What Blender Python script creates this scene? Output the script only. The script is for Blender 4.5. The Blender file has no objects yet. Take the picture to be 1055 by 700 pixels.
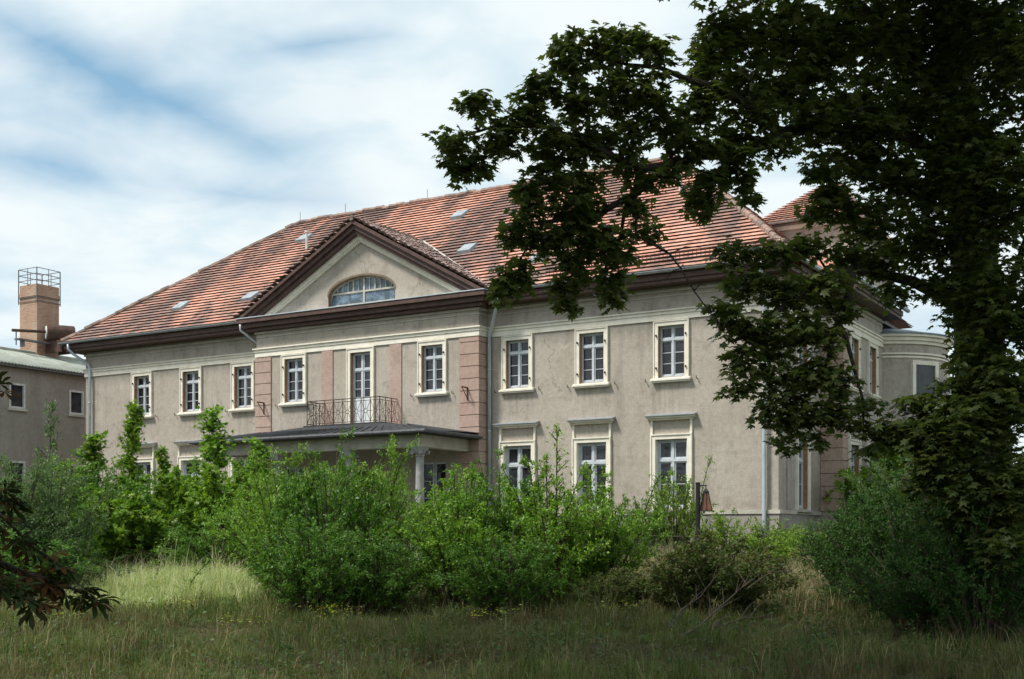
import bpy, math, random
import numpy as np
from mathutils import Vector
random.seed(4)
rng = np.random.default_rng(11)
S = bpy.context.scene
COL = S.collection
PI = math.pi

# ------------------------------------------------------------------ camera, sky, sun, exposure
F, PHI, YH = 1258.3, math.radians(31), 551.7          # measured from the photograph (1055 px wide)
CAM = np.array([12.467, -35.672, 1.65])
cam_d = bpy.data.cameras.new('camera'); cam = bpy.data.objects.new('camera', cam_d); COL.objects.link(cam)
cam.location = CAM; cam.rotation_euler = (PI/2, 0, PHI)
cam_d.sensor_width = 36; cam_d.lens = 36*F/1055
cam_d.shift_y = (YH-350)/1055
cam_d.clip_start = .1; cam_d.clip_end = 3000
S.camera = cam

TO_SUN = Vector((-.42, -.52, .95)).normalized()
sun_d = bpy.data.lights.new('sun', 'SUN'); sun = bpy.data.objects.new('sun', sun_d); COL.objects.link(sun)
sun_d.energy = 3.6; sun_d.angle = math.radians(10); sun_d.color = (1, .95, .87)
sun.rotation_euler = TO_SUN.to_track_quat('Z', 'Y').to_euler(); sun.location = (0, 0, 60)

S.view_settings.view_transform = 'Standard'; S.view_settings.look = 'None'
S.view_settings.exposure = 0.4; S.view_settings.gamma = 1; S.view_settings.use_curve_mapping = False

class NT:
    """small helper for node trees"""
    def __init__(s, tree): s.t = tree; s.n = tree.nodes; s.l = tree.links
    def add(s, typ, ins=None, **kw):
        n = s.n.new(typ)
        for k, v in kw.items(): setattr(n, k, v)
        for k, v in (ins or {}).items():
            if hasattr(v, 'is_linked') or isinstance(v, bpy.types.NodeSocket): s.l.new(v, n.inputs[k])
            else: n.inputs[k].default_value = v
        return n
    def math(s, op, a, b=0.0, clamp=False):
        n = s.n.new('ShaderNodeMath'); n.operation = op; n.use_clamp = clamp
        for i, v in enumerate((a, b)):
            if isinstance(v, bpy.types.NodeSocket): s.l.new(v, n.inputs[i])
            else: n.inputs[i].default_value = v
        return n.outputs[0]
    def vmath(s, op, a, b=(0, 0, 0)):
        n = s.n.new('ShaderNodeVectorMath'); n.operation = op
        for i, v in enumerate((a, b)):
            if isinstance(v, bpy.types.NodeSocket): s.l.new(v, n.inputs[i])
            else: n.inputs[i].default_value = v
        return n
    def ramp(s, fac, stops, interp='LINEAR'):
        n = s.n.new('ShaderNodeValToRGB'); s.l.new(fac, n.inputs[0]); r = n.color_ramp; r.interpolation = interp
        while len(r.elements) < len(stops): r.elements.new(.5)
        for e, (p, c) in zip(r.elements, stops):
            e.position = p; e.color = (c[0], c[1], c[2], 1) if hasattr(c, '__len__') else (c, c, c, 1)
        return n.outputs[0]
    def mix(s, fac, a, b, mode='MIX'):
        n = s.n.new('ShaderNodeMix'); n.data_type = 'RGBA'; n.blend_type = mode
        for i, v in ((0, fac), (6, a), (7, b)):
            if isinstance(v, bpy.types.NodeSocket): s.l.new(v, n.inputs[i])
            else: n.inputs[i].default_value = v if i == 0 else (v[0], v[1], v[2], 1)
        return n.outputs[2]
    def noise(s, vec, scale, detail=3, rough=.5, dist=0.0):
        n = s.add('ShaderNodeTexNoise', {'Scale': scale, 'Detail': detail, 'Roughness': rough, 'Distortion': dist})
        if vec is not None: s.l.new(vec, n.inputs['Vector'])
        return n.outputs['Fac']
    def mapping(s, vec, scale=(1, 1, 1), loc=(0, 0, 0), rot=(0, 0, 0)):
        n = s.add('ShaderNodeMapping'); s.l.new(vec, n.inputs[0])
        n.inputs['Scale'].default_value = scale; n.inputs['Location'].default_value = loc; n.inputs['Rotation'].default_value = rot
        return n.outputs[0]

w = bpy.data.worlds.new('World'); S.world = w; w.use_nodes = True
W_ = NT(w.node_tree); W_.n.clear()
sky = W_.add('ShaderNodeTexSky', sky_type='NISHITA', sun_disc=False)
sky.sun_elevation = math.asin(TO_SUN.z); sky.sun_rotation = math.atan2(TO_SUN.x, TO_SUN.y)
sky.air_density = 1.0; sky.dust_density = .6; sky.ozone_density = 1.6
tc = W_.add('ShaderNodeTexCoord').outputs['Generated']
# thin bright cloud sheet: flattened coordinates (a layer at constant height) with stretched noise
sep = W_.add('ShaderNodeSeparateXYZ', {0: tc})
den = W_.math('MAXIMUM', W_.math('ADD', sep.outputs[2], .12), .06)
flat = W_.add('ShaderNodeCombineXYZ', {0: W_.math('DIVIDE', sep.outputs[0], den), 1: W_.math('DIVIDE', sep.outputs[1], den), 2: 0.0}).outputs[0]
n1 = W_.noise(W_.mapping(flat, (.9, 1.5, 1), (4.3, 1.7, 0), (0, 0, .5)), 1.25, 5, .5, .35)
n2 = W_.noise(W_.mapping(flat, (1, 1, 1), (9.1, 3.3, 0)), 3.0, 4, .55, .3)
# a long blue rent in the cloud sheet: a band along a great circle
def pxdir(px, py):
    k = (px-527.5)/F; r = np.array([math.cos(PHI), math.sin(PHI), 0]); v = np.array([-math.sin(PHI), math.cos(PHI), 0])
    d = k*r+v+np.array([0, 0, (YH-py)/F]); return d/np.linalg.norm(d)
def band(p, q, half, wob, gate_p, gate_r):
    n = np.cross(pxdir(*p), pxdir(*q)); n /= np.linalg.norm(n)
    wobn = W_.math('MULTIPLY', W_.math('SUBTRACT', W_.noise(tc, 5.0, 4, .55, .4), .5), wob)
    d = W_.vmath('DOT_PRODUCT', tc, tuple(n)).outputs['Value']
    a = W_.math('ABSOLUTE', W_.math('ADD', d, wobn))
    b = W_.math('SUBTRACT', 1.0, W_.math('DIVIDE', a, half), True)
    g = pxdir(*gate_p)
    dist = W_.vmath('DISTANCE', tc, tuple(g)).outputs['Value']
    gate = W_.math('SUBTRACT', 1.0, W_.math('DIVIDE', dist, gate_r), True)
    gate = W_.math('MULTIPLY', gate, 1.25, True)
    return W_.math('MULTIPLY', W_.math('SMOOTHSTEP', b, 0.0) if False else W_.math('POWER', b, 1.2), gate)
b1 = band((0, 15), (330, 185), .034, .06, (110, 85), .23)
b2 = band((-40, 150), (60, 172), .022, .03, (-10, 165), .12)
b3 = band((200, 195), (330, 205), .020, .03, (265, 200), .10)
b4 = band((300, 55), (440, 40), .014, .03, (340, 50), .08)
blue = W_.math('ADD', W_.math('MULTIPLY', b1, .68), W_.math('ADD', W_.math('MULTIPLY', b2, .4), W_.math('ADD', W_.math('MULTIPLY', b3, .5), W_.math('MULTIPLY', b4, .5))))
gen = W_.ramp(n1, [(.28, .40), (.46, 0.0)])
gen2 = W_.ramp(n2, [(.34, .26), (.56, 0.0)])
blue = W_.math('ADD', blue, W_.math('ADD', gen, gen2), True)
sky_c = W_.mix(1.0, sky.outputs[0], (.105, .105, .105), 'MULTIPLY')
sky_c = W_.mix(.6, sky_c, (.24, .44, .58))
cl = W_.mix(W_.ramp(n2, [(.3, 0.0), (.7, 1.0)]), (.62, .72, .755), (.70, .745, .76))
mixc = W_.mix(blue, cl, sky_c)
bg = W_.add('ShaderNodeBackground', {'Color': mixc, 'Strength': 1.0})
W_.l.new(bg.outputs[0], W_.add('ShaderNodeOutputWorld').inputs[0])

# ------------------------------------------------------------------ pixel <-> place helpers (used to read sizes off the photograph)
RV = np.array([math.cos(PHI), math.sin(PHI)]); VV = np.array([-math.sin(PHI), math.cos(PHI)])
def at(px, py, s):
    k = (px-527.5)/F; d = k*RV+VV
    return np.array([CAM[0]+d[0]*s, CAM[1]+d[1]*s, CAM[2]+(YH-py)/F*s])
def gz(x, y):
    return np.interp(y, [-60, -26, -20, -14, -8, -4, 0, 30], [0, 0, .25, .5, .7, .85, 1.1, 1.1])
def ground_at(px, s):
    p = at(px, 552, s); p[2] = gz(p[0], p[1]); return p
def front(px, py, y):          # point on the plane y = const
    k = (px-527.5)/F; d = k*RV+VV; s = (y-CAM[1])/d[1]
    return np.array([CAM[0]+d[0]*s, y, CAM[2]+(YH-py)/F*s])

# ------------------------------------------------------------------ materials
MATS = {}
def newmat(name):
    m = bpy.data.materials.new(name); m.use_nodes = True; t = NT(m.node_tree); t.n.clear()
    out = t.add('ShaderNodeOutputMaterial'); MATS[name] = m
    return m, t, out
def simple(name, col, rough=.7, metal=0.0, var=.25, scale=6.0, bump=.0, spec=.4, col2=None, fine=40.0):
    m, t, out = newmat(name)
    pos = t.add('ShaderNodeNewGeometry').outputs['Position']
    nz = t.noise(pos, scale, 5, .6)
    c2 = col2 or tuple(c*(1-var) for c in col); c1 = col if col2 else tuple(min(1, c*(1+var*.6)) for c in col)
    c = t.mix(t.ramp(nz, [(.33, 0.), (.68, 1.)]), c1, c2)
    b = t.add('ShaderNodeBsdfPrincipled', {'Base Color': c, 'Roughness': rough, 'Metallic': metal, 'Specular IOR Level': spec})
    if bump:
        bp = t.add('ShaderNodeBump', {'Strength': bump, 'Distance': .02, 'Height': t.noise(pos, fine, 4, .6)})
        t.l.new(bp.outputs[0], b.inputs['Normal'])
    t.l.new(b.outputs[0], out.inputs[0])
    return m
def plaster(name, col, dirt, light, sills=None):
    m, t, out = newmat(name)
    pos = t.add('ShaderNodeNewGeometry').outputs['Position']
    big = t.noise(pos, .55, 6, .62, .3)
    streak = t.noise(t.mapping(pos, (1.5, 1.5, .22)), 1.0, 6, .68, .4)
    fine = t.noise(pos, 26, 4, .7)
    c = t.mix(t.ramp(big, [(.34, 0.), (.66, 1.)]), col, light)
    c = t.mix(t.math('MULTIPLY', t.ramp(streak, [(.52, 0.), (.72, 1.)]), .55), c, dirt)
    c = t.mix(t.math('MULTIPLY', t.ramp(t.noise(pos, 2.3, 5, .7), [(.52, 0.), (.66, 1.)]), .35), c, dirt)
    if sills:
        sp = t.add('ShaderNodeSeparateXYZ', {0: pos}); d = None
        for a_ in sills:
            e_ = t.math('ABSOLUTE', t.math('SUBTRACT', sp.outputs[0], a_)); d = e_ if d is None else t.math('MINIMUM', d, e_)
        run = t.noise(t.mapping(pos, (7, 7, .35)), 1.0, 5, .7, .2)
        runs = t.ramp(run, [(.44, 0.), (.62, 1.)])
        wob = t.math('MULTIPLY', t.math('SUBTRACT', t.noise(pos, 1.7, 3), .5), .9)
        near = t.ramp(t.math('ADD', d, wob), [(.25, 1.), (.85, 0.)])
        zz = sp.outputs[2]
        for top, ln_, am in ((6.47, 1.5, .55), (2.33, .9, .5)):
            fall = t.math('SUBTRACT', 1.0, t.math('DIVIDE', t.math('SUBTRACT', top, zz), ln_), True)
            fall = t.math('MULTIPLY', fall, t.math('LESS_THAN', zz, top))
            c = t.mix(t.math('MULTIPLY', t.math('MULTIPLY', fall, near), t.math('MULTIPLY', runs, am)), c, dirt)
        # drips below the cream band, damp and flaking at the foot
        fall = t.math('MULTIPLY', t.math('SUBTRACT', 1.0, t.math('DIVIDE', t.math('SUBTRACT', 8.46, zz), 1.1), True), t.math('LESS_THAN', zz, 8.46))
        big2 = t.ramp(t.noise(t.mapping(pos, (.7, .7, .1), (5, 0, 0)), 1.0, 4), [(.48, 0.), (.62, 1.)])
        c = t.mix(t.math('MULTIPLY', t.math('MULTIPLY', fall, big2), t.math('MULTIPLY', runs, .6)), c, dirt)
        damp = t.ramp(t.math('ADD', t.math('DIVIDE', t.math('SUBTRACT', zz, 1.0), 4.0), t.math('MULTIPLY', t.math('SUBTRACT', t.noise(pos, 1.1, 5, .65), .5), 1.3)), [(.20, 1.), (.42, 0.)])
        c = t.mix(t.math('MULTIPLY', damp, .45), c, dirt)
        pale = t.ramp(t.noise(t.mapping(pos, (1.6, 1.6, .9), (8, 2, 4)), 1.0, 6, .7, .6), [(.60, 0.), (.66, 1.)])
        c = t.mix(t.math('MULTIPLY', pale, .35), c, (.54, .50, .44))
        # hairline cracks
        vo = t.add('ShaderNodeTexVoronoi', {'Vector': t.mapping(pos, (.33, .33, .30)), 'Scale': 1.0}, feature='DISTANCE_TO_EDGE')
        wv = t.add('ShaderNodeVectorMath', {0: pos}, operation='ADD'); nzc = t.add('ShaderNodeTexNoise', {'Vector': pos, 'Scale': 1.3, 'Detail': 5.0}); t.l.new(nzc.outputs['Color'], wv.inputs[1])
        t.l.new(t.mapping(wv.outputs[0], (.33, .33, .30)), vo.inputs['Vector'])
        ck = t.math('MULTIPLY', t.ramp(vo.outputs['Distance'], [(.0, 1.), (.006, 0.)]), t.ramp(t.noise(pos, .6, 2), [(.50, 0.), (.58, 1.)]))
        c = t.mix(t.math('MULTIPLY', ck, .5), c, (.12, .105, .09))
    c = t.mix(.55, c, t.ramp(fine, [(.3, .66), (.7, 1.28)]), 'MULTIPLY')
    c = t.mix(.5, c, t.ramp(t.noise(pos, 7, 5, .7), [(.3, .74), (.7, 1.22)]), 'MULTIPLY')
    b = t.add('ShaderNodeBsdfPrincipled', {'Base Color': c, 'Roughness': .93, 'Specular IOR Level': .2})
    bp = t.add('ShaderNodeBump', {'Strength': .45, 'Distance': .02, 'Height': fine})
    t.l.new(bp.outputs[0], b.inputs['Normal']); t.l.new(b.outputs[0], out.inputs[0])
    return m
plaster('plaster', (.395, .350, .298), (.215, .188, .158), (.455, .41, .355), [-15+v for v in (-11.92, -9.094, -6.266, -3.15, 3.15, 6.266, 9.094, 11.92)])
plaster('pink_plaster', (.41, .285, .235), (.27, .19, .16), (.47, .36, .305))
plaster('annex_plaster', (.31, .28, .245), (.20, .18, .16), (.36, .33, .29))
plaster('plinth', (.30, .275, .245), (.17, .165, .15), (.36, .33, .30))
simple('cream', (.84, .80, .70), .75, var=.12, scale=3.0, bump=.15, col2=(.70, .65, .54))
simple('grey_cream', (.56, .53, .46), .8, var=.15, scale=2.0, col2=(.36, .34, .29), bump=.2)
simple('sash_paint', (.52, .56, .60), .55, var=.12, scale=5)
simple('door_paint', (.70, .72, .74), .5, var=.1, scale=3)
simple('reveal_wood', (.36, .20, .10), .7, var=.3, scale=8)
simple('arch_wood', (.20, .145, .10), .8, var=.3, scale=5)
simple('cornice_wood', (.095, .052, .042), .6, var=.35, scale=4, bump=.2)
simple('zinc', (.40, .43, .46), .42, .55, var=.2, scale=5)
simple('zinc_light', (.50, .56, .60), .45, .25, var=.15, scale=3)
simple('dark_iron', (.030, .022, .018), .8, .0, var=.4, scale=12)
simple('rail_brown', (.055, .032, .026), .8, .0, var=.4, scale=12)
simple('rusty_iron', (.11, .055, .038), .75, .2, var=.45, scale=12)
simple('gutter_dark', (.10, .105, .11), .7, .2, var=.3, scale=5)
simple('hatch_metal', (.30, .34, .37), .6, .2, var=.25, scale=4)
simple('bitumen', (.034, .037, .042), .8, var=.4, scale=3, bump=.3)
simple('column_stone', (.34, .34, .33), .85, var=.2, scale=6, bump=.3)
simple('dark_inside', (.012, .010, .009), .9)
simple('door_dark', (.05, .028, .02), .6, var=.3)
simple('copper_dark', (.16, .20, .24), .5, .3, var=.25, scale=3)
simple('cement_roof', (.42, .45, .40), .9, var=.25, scale=2.0, bump=.2, col2=(.27, .29, .24))
simple('rail_steel', (.16, .16, .165), .55, .5, var=.3)
simple('tank_rust', (.085, .048, .036), .7, .2, var=.4, scale=5)
simple('white_cap', (.6, .6, .58), .6, var=.25, scale=6)
simple('bark', (.034, .028, .022), .95, var=.5, scale=9, bump=.9, fine=18)
simple('stem', (.075, .060, .038), .9, var=.4, scale=14)
simple('grey_twig', (.12, .095, .072), .95, var=.4, scale=20)
simple('post_black', (.018, .018, .018), .5, var=.3, scale=12)
simple('lantern_amber', (.25, .10, .05), .45, var=.5, scale=9, col2=(.12, .055, .035))
simple('ridge_tile', (.36, .24, .19), .85, var=.45, scale=2.5, col2=(.10, .09, .085))
simple('mortar', (.55, .52, .47), .9, var=.25, scale=5, bump=.3)
# window glass: dark room behind old, slightly wavy glass
def glass(name, base, rough):
    m, t, out = newmat(name)
    pos = t.add('ShaderNodeNewGeometry').outputs['Position']
    c = t.mix(t.ramp(t.noise(pos, 3.1, 4, .6), [(.42, 0.), (.62, 1.)]), base, tuple(b*2.6 for b in base))
    c = t.mix(t.ramp(t.add('ShaderNodeNewGeometry').outputs['Random Per Island'], [(.55, 0.), (1., .55)]), c, (.10, .105, .11))
    b = t.add('ShaderNodeBsdfPrincipled', {'Base Color': c, 'Roughness': rough, 'Specular IOR Level': .5})
    bp = t.add('ShaderNodeBump', {'Strength': .22, 'Distance': .05, 'Height': t.noise(pos, 2.4, 2, .5)})
    t.l.new(bp.outputs[0], b.inputs['Normal']); t.l.new(b.outputs[0], out.inputs[0])
glass('glass', (.014, .015, .018), .06)
glass('lunette_glass', (.07, .10, .13), .12)
def brick(name):
    m, t, out = newmat(name)
    uv = t.add('ShaderNodeUVMap').outputs[0]
    n = t.add('ShaderNodeTexBrick', {'Vector': uv, 'Color1': (.34, .165, .10, 1), 'Color2': (.44, .27, .18, 1), 'Mortar': (.34, .30, .25, 1), 'Scale': 1.0,
                                     'Mortar Size': .012, 'Brick Width': .25, 'Row Height': .077, 'Bias': 0.0})
    pos = t.add('ShaderNodeNewGeometry').outputs['Position']
    c = t.mix(t.math('MULTIPLY', t.ramp(t.noise(t.mapping(pos, (1, 1, .4)), 1.6, 5, .65), [(.5, 0.), (.7, 1.)]), .5), n.outputs['Color'], (.47, .40, .32))
    b = t.add('ShaderNodeBsdfPrincipled', {'Base Color': c, 'Roughness': .95, 'Specular IOR Level': .15})
    bp = t.add('ShaderNodeBump', {'Strength': .5, 'Distance': .01, 'Height': n.outputs['Fac']}); bp.invert = True
    t.l.new(bp.outputs[0], b.inputs['Normal']); t.l.new(b.outputs[0], out.inputs[0])
brick('brick')
def tiles(name, c1, c2, c3, dark, stain_lo, stain_hi, left_bias):
    m, t, out = newmat(name)
    uv = t.add('ShaderNodeUVMap').outputs[0]
    fl = t.vmath('FLOOR', uv).outputs[0]
    wn = t.add('ShaderNodeTexWhiteNoise', {'Vector': fl}, noise_dimensions='2D')
    base = t.ramp(wn.outputs['Value'], [(0., c1), (.35, c2), (.85, c3), (1., tuple(x*.85 for x in c1))])
    pos = t.add('ShaderNodeNewGeometry').outputs['Position']
    tz = t.noise(pos, 11, 4, .6)
    base = t.mix(.5, base, t.ramp(tz, [(.3, .75), (.7, 1.2)]), 'MULTIPLY')
    sp = t.add('ShaderNodeSeparateXYZ', {0: pos})
    lb = t.math('MULTIPLY', t.math('DIVIDE', t.math('ADD', sp.outputs[0], 8.0), -22.0, True), left_bias)
    st = t.noise(t.mapping(pos, (.34, .20, .20), (3, 0, 7), (0, .5, 0)), 1.0, 7, .60, .9)
    st = t.math('ADD', st, lb)
    st = t.math('ADD', st, t.math('MULTIPLY', t.math('SUBTRACT', wn.outputs['Value'], .5), .11))
    f = t.ramp(st, [(stain_lo, 0.), (stain_hi, 1.)])
    c = t.mix(t.math('MULTIPLY', f, .80), base, dark)
    # lichen dots
    li = t.ramp(t.noise(pos, 17, 3, .6), [(.64, 0.), (.72, 1.)])
    c = t.mix(t.math('MULTIPLY', li, .35), c, (.42, .37, .30))
    b = t.add('ShaderNodeBsdfPrincipled', {'Base Color': c, 'Roughness': .85, 'Specular IOR Level': .25})
    bp = t.add('ShaderNodeBump', {'Strength': .4, 'Distance': .01, 'Height': tz}); t.l.new(bp.outputs[0], b.inputs['Normal'])
    t.l.new(b.outputs[0], out.inputs[0])
tiles('clay_tiles', (.49, .235, .165), (.545, .285, .21), (.59, .345, .27), (.105, .088, .086), .455, .60, .10)
tiles('mossy_tiles', (.26, .175, .155), (.34, .25, .23), (.42, .34, .31), (.15, .115, .11), .40, .66, 0.0)
def foliage(name, cols, trans=.30, rough=.5, spec=.25, tcol=None, patch=None):
    m, t, out = newmat(name)
    geo = t.add('ShaderNodeNewGeometry')
    k = len(cols)
    c = t.ramp(geo.outputs['Random Per Island'], [(i/max(1, k-1), cc) for i, cc in enumerate(cols)])
    if patch:
        pz = t.noise(geo.outputs['Position'], patch[0], 3, .5)
        c = t.mix(t.math('MULTIPLY', t.ramp(pz, [(.42, 0.), (.62, 1.)]), patch[1]), c, patch[2])
    b = t.add('ShaderNodeBsdfPrincipled', {'Base Color': c, 'Roughness': rough, 'Specular IOR Level': spec})
    tl = t.add('ShaderNodeBsdfTranslucent', {'Color': t.mix(1.0, c, tcol or (1.25, 1.35, .7), 'MULTIPLY')})
    mx = t.add('ShaderNodeMixShader', {0: trans}); t.l.new(b.outputs[0], mx.inputs[1]); t.l.new(tl.outputs[0], mx.inputs[2])
    t.l.new(mx.outputs[0], out.inputs[0])
    return m
foliage('maple_leaf', [(.065, .098, .028), (.09, .125, .034), (.12, .155, .045), (.135, .15, .055)], .45, .40, .45)
foliage('chestnut_leaf', [(.022, .040, .012), (.028, .048, .014), (.036, .056, .016), (.034, .036, .014), (.075, .036, .012), (.055, .026, .010)], .25, .75, .08)
foliage('shrub_bright', [(.095, .205, .020), (.13, .265, .026), (.18, .32, .034), (.25, .37, .06)], .33, .45, .3)
foliage('shrub_mid', [(.055, .140, .018), (.080, .185, .024), (.110, .23, .030), (.15, .25, .05)], .32, .45, .3)
foliage('shrub_lime', [(.09, .18, .022), (.13, .24, .026), (.18, .29, .03), (.22, .31, .045)], .35, .45, .3)
foliage('shrub_blue', [(.075, .14, .052), (.095, .17, .062), (.125, .205, .078), (.16, .23, .095)], .3, .5, .3)
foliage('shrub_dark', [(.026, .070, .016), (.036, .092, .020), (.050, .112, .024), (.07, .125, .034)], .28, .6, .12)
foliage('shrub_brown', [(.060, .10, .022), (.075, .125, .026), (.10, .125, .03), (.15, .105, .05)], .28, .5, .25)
foliage('wood_leaf', [(.04, .08, .02), (.055, .10, .028), (.075, .12, .035)], .25, .6, .2)
foliage('grass', [(.08, .145, .028), (.11, .175, .036), (.15, .20, .05), (.24, .225, .105), (.16, .125, .07)], .25, .6, .2, patch=(.38, .75, (.12, .088, .050)))
foliage('stalk', [(.10, .075, .04), (.15, .11, .06), (.06, .05, .03), (.07, .085, .03)], .15, .7, .15)
foliage('tuft', [(.27, .22, .12), (.35, .29, .165), (.20, .20, .08), (.16, .125, .07)], .2, .7, .15)
foliage('tall_grass', [(.22, .34, .10), (.36, .44, .17), (.48, .52, .27), (.62, .60, .40)], .3, .6, .2)
foliage('pale_stalk', [(.45, .42, .28), (.55, .50, .36), (.36, .36, .2)], .3, .7, .15)
foliage('dry_grass', [(.27, .215, .13), (.34, .27, .185), (.40, .31, .235), (.11, .16, .055), (.15, .19, .07)], .3, .7, .15)
foliage('weed', [(.04, .085, .02), (.055, .105, .024), (.075, .12, .03)], .3, .5, .25)
foliage('yellow_bloom', [(.55, .50, .04), (.42, .45, .05), (.30, .36, .05)], .3, .6, .2)
# ground
m, t, out = newmat('soil')
pos = t.add('ShaderNodeNewGeometry').outputs['Position']
c = t.mix(t.ramp(t.noise(pos, .6, 6, .65), [(.35, 0.), (.65, 1.)]), (.055, .065, .022), (.095, .078, .045))
c = t.mix(t.math('MULTIPLY', t.ramp(t.noise(pos, 9, 5, .7), [(.4, 0.), (.7, 1.)]), .6), c, (.035, .035, .018))
b = t.add('ShaderNodeBsdfPrincipled', {'Base Color': c, 'Roughness': 1.0, 'Specular IOR Level': .1})
bp = t.add('ShaderNodeBump', {'Strength': 1.0, 'Distance': .06, 'Height': t.noise(pos, 22, 5, .7)}); t.l.new(bp.outputs[0], b.inputs['Normal'])
t.l.new(b.outputs[0], out.inputs[0])

# ------------------------------------------------------------------ mesh helpers
class MB:
    def __init__(s): s.v = []; s.f = []; s.uv = None
    def add(s, vs, fs):
        o = len(s.v); s.v += [tuple(map(float, p)) for p in vs]; s.f += [tuple(i+o for i in q) for q in fs]; return s
    def box(s, x0, x1, y0, y1, z0, z1):
        return s.add([(x0, y0, z0), (x1, y0, z0), (x1, y1, z0), (x0, y1, z0), (x0, y0, z1), (x1, y0, z1), (x1, y1, z1), (x0, y1, z1)],
                     [(0, 3, 2, 1), (4, 5, 6, 7), (0, 1, 5, 4), (1, 2, 6, 5), (2, 3, 7, 6), (3, 0, 4, 7)])
    def quad(s, *p): return s.add(p, [tuple(range(len(p)))])
    def tube(s, pts, rad, n=8, caps=True):
        pts = [np.array(p, float) for p in pts]; rad = rad if hasattr(rad, '__len__') else [rad]*len(pts)
        vs = []; prev = None
        for i, p in enumerate(pts):
            d = pts[min(i+1, len(pts)-1)]-pts[max(i-1, 0)]; d = d/(np.linalg.norm(d)+1e-9)
            if prev is None:
                a = np.array([0, 0, 1.]) if abs(d[2]) < .9 else np.array([1., 0, 0])
            else: a = prev
            u = np.cross(d, a); u /= np.linalg.norm(u)+1e-9; v_ = np.cross(u, d); prev = v_
            for k in range(n):
                g = 2*PI*k/n; vs.append(p+rad[i]*(math.cos(g)*u+math.sin(g)*v_))
        fs = [(i*n+k, i*n+(k+1) % n, (i+1)*n+(k+1) % n, (i+1)*n+k) for i in range(len(pts)-1) for k in range(n)]
        if caps: fs += [tuple(range(n))[::-1], tuple((len(pts)-1)*n+k for k in range(n))]
        return s.add(vs, fs)
    def prism(s, poly, axis, a, b):
        """poly: 2D outline; axis 'y': points (x,z) swept from y=a to y=b; 'x': (y,z); 'z': (x,y)"""
        def P(p, t): return (p[0], t, p[1]) if axis == 'y' else (t, p[0], p[1]) if axis == 'x' else (p[0], p[1], t)
        n = len(poly); vs = [P(p, a) for p in poly]+[P(p, b) for p in poly]
        fs = [tuple(range(n))[::-1], tuple(range(n, 2*n))]+[(i, (i+1) % n, n+(i+1) % n, n+i) for i in range(n)]
        return s.add(vs, fs)
    def build_pieces(s, name, mat, parent, groups, nv=8, nf=6, bevel=0):
        """the boxes added so far, given out to several objects"""
        for g in groups:
            m_ = MB()
            for i in g: m_.add(s.v[i*nv:(i+1)*nv], [tuple(k-i*nv for k in f) for f in s.f[i*nf:(i+1)*nf]])
            m_.build(name, mat, parent, bevel=bevel)
    def lathe(s, prof, cx, cy, n=20, a0=0, a1=2*PI):
        closed = abs(a1-a0-2*PI) < 1e-6; m = n if closed else n+1
        vs = [(cx+r*math.cos(a0+(a1-a0)*k/n), cy+r*math.sin(a0+(a1-a0)*k/n), z) for r, z in prof for k in range(m)]
        fs = [(i*m+k, i*m+(k+1) % m, (i+1)*m+(k+1) % m, (i+1)*m+k) for i in range(len(prof)-1) for k in range(n)]
        return s.add(vs, fs)
    def build(s, name, mat, parent=None, loc=None, smooth=False, bevel=0):
        me = bpy.data.meshes.new(name); me.from_pydata(s.v, [], s.f); me.update()
        if s.uv is not None:
            l = me.uv_layers.new(name='UVMap')
            for poly in me.polygons:
                for li in poly.loop_indices: l.data[li].uv = s.uv[me.loops[li].vertex_index]
        import bmesh
        bm = bmesh.new(); bm.from_mesh(me); bmesh.ops.recalc_face_normals(bm, faces=bm.faces)
        if bevel:
            bmesh.ops.bevel(bm, geom=[e for e in bm.edges if len(e.link_faces) == 2 and e.calc_face_angle(0) > .6], offset=bevel, segments=2, affect='EDGES', profile=.6)
        bm.to_mesh(me); bm.free()
        me.materials.append(MATS[mat])
        if smooth:
            for p in me.polygons: p.use_smooth = True
        return link(name, me, parent, loc)
def link(name, me, parent=None, loc=None):
    o = bpy.data.objects.new(name, me); COL.objects.link(o)
    if parent is not None:
        o.parent = parent
        if loc is None and parent.type == 'EMPTY': loc = -Vector(parent.location)
    if loc is not None: o.location = loc
    return o
def thing(name, label, cat, loc=(0, 0, 0), group=None, rz=0):
    o = bpy.data.objects.new(name, None); COL.objects.link(o); o.location = loc; o.rotation_euler = (0, 0, rz); o.empty_display_size = .3
    tag(o, label, cat, group); return o
def tag(o, label, cat, group=None, kind=None):
    o['label'] = label; o['category'] = cat
    if group: o['group'] = group
    if kind: o['kind'] = kind
    return o
def copy_tree(o, parent=None):
    c = o.copy(); COL.objects.link(c)
    if parent is not None: c.parent = parent
    for ch in o.children: copy_tree(ch, c)
    return c
def np_mesh(name, verts, faces_flat, sizes, mat, parent=None, loc=None):
    """fast mesh from numpy arrays"""
    me = bpy.data.meshes.new(name)
    me.vertices.add(len(verts)); me.vertices.foreach_set('co', np.asarray(verts, np.float32).ravel())
    me.loops.add(len(faces_flat)); me.loops.foreach_set('vertex_index', np.asarray(faces_flat, np.int32))
    me.polygons.add(len(sizes)); st = np.concatenate([[0], np.cumsum(sizes)[:-1]]).astype(np.int32)
    me.polygons.foreach_set('loop_start', st); me.polygons.foreach_set('loop_total', np.asarray(sizes, np.int32))
    me.update(calc_edges=True); me.validate()
    me.materials.append(MATS[mat])
    return link(name, me, parent, loc)
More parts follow.
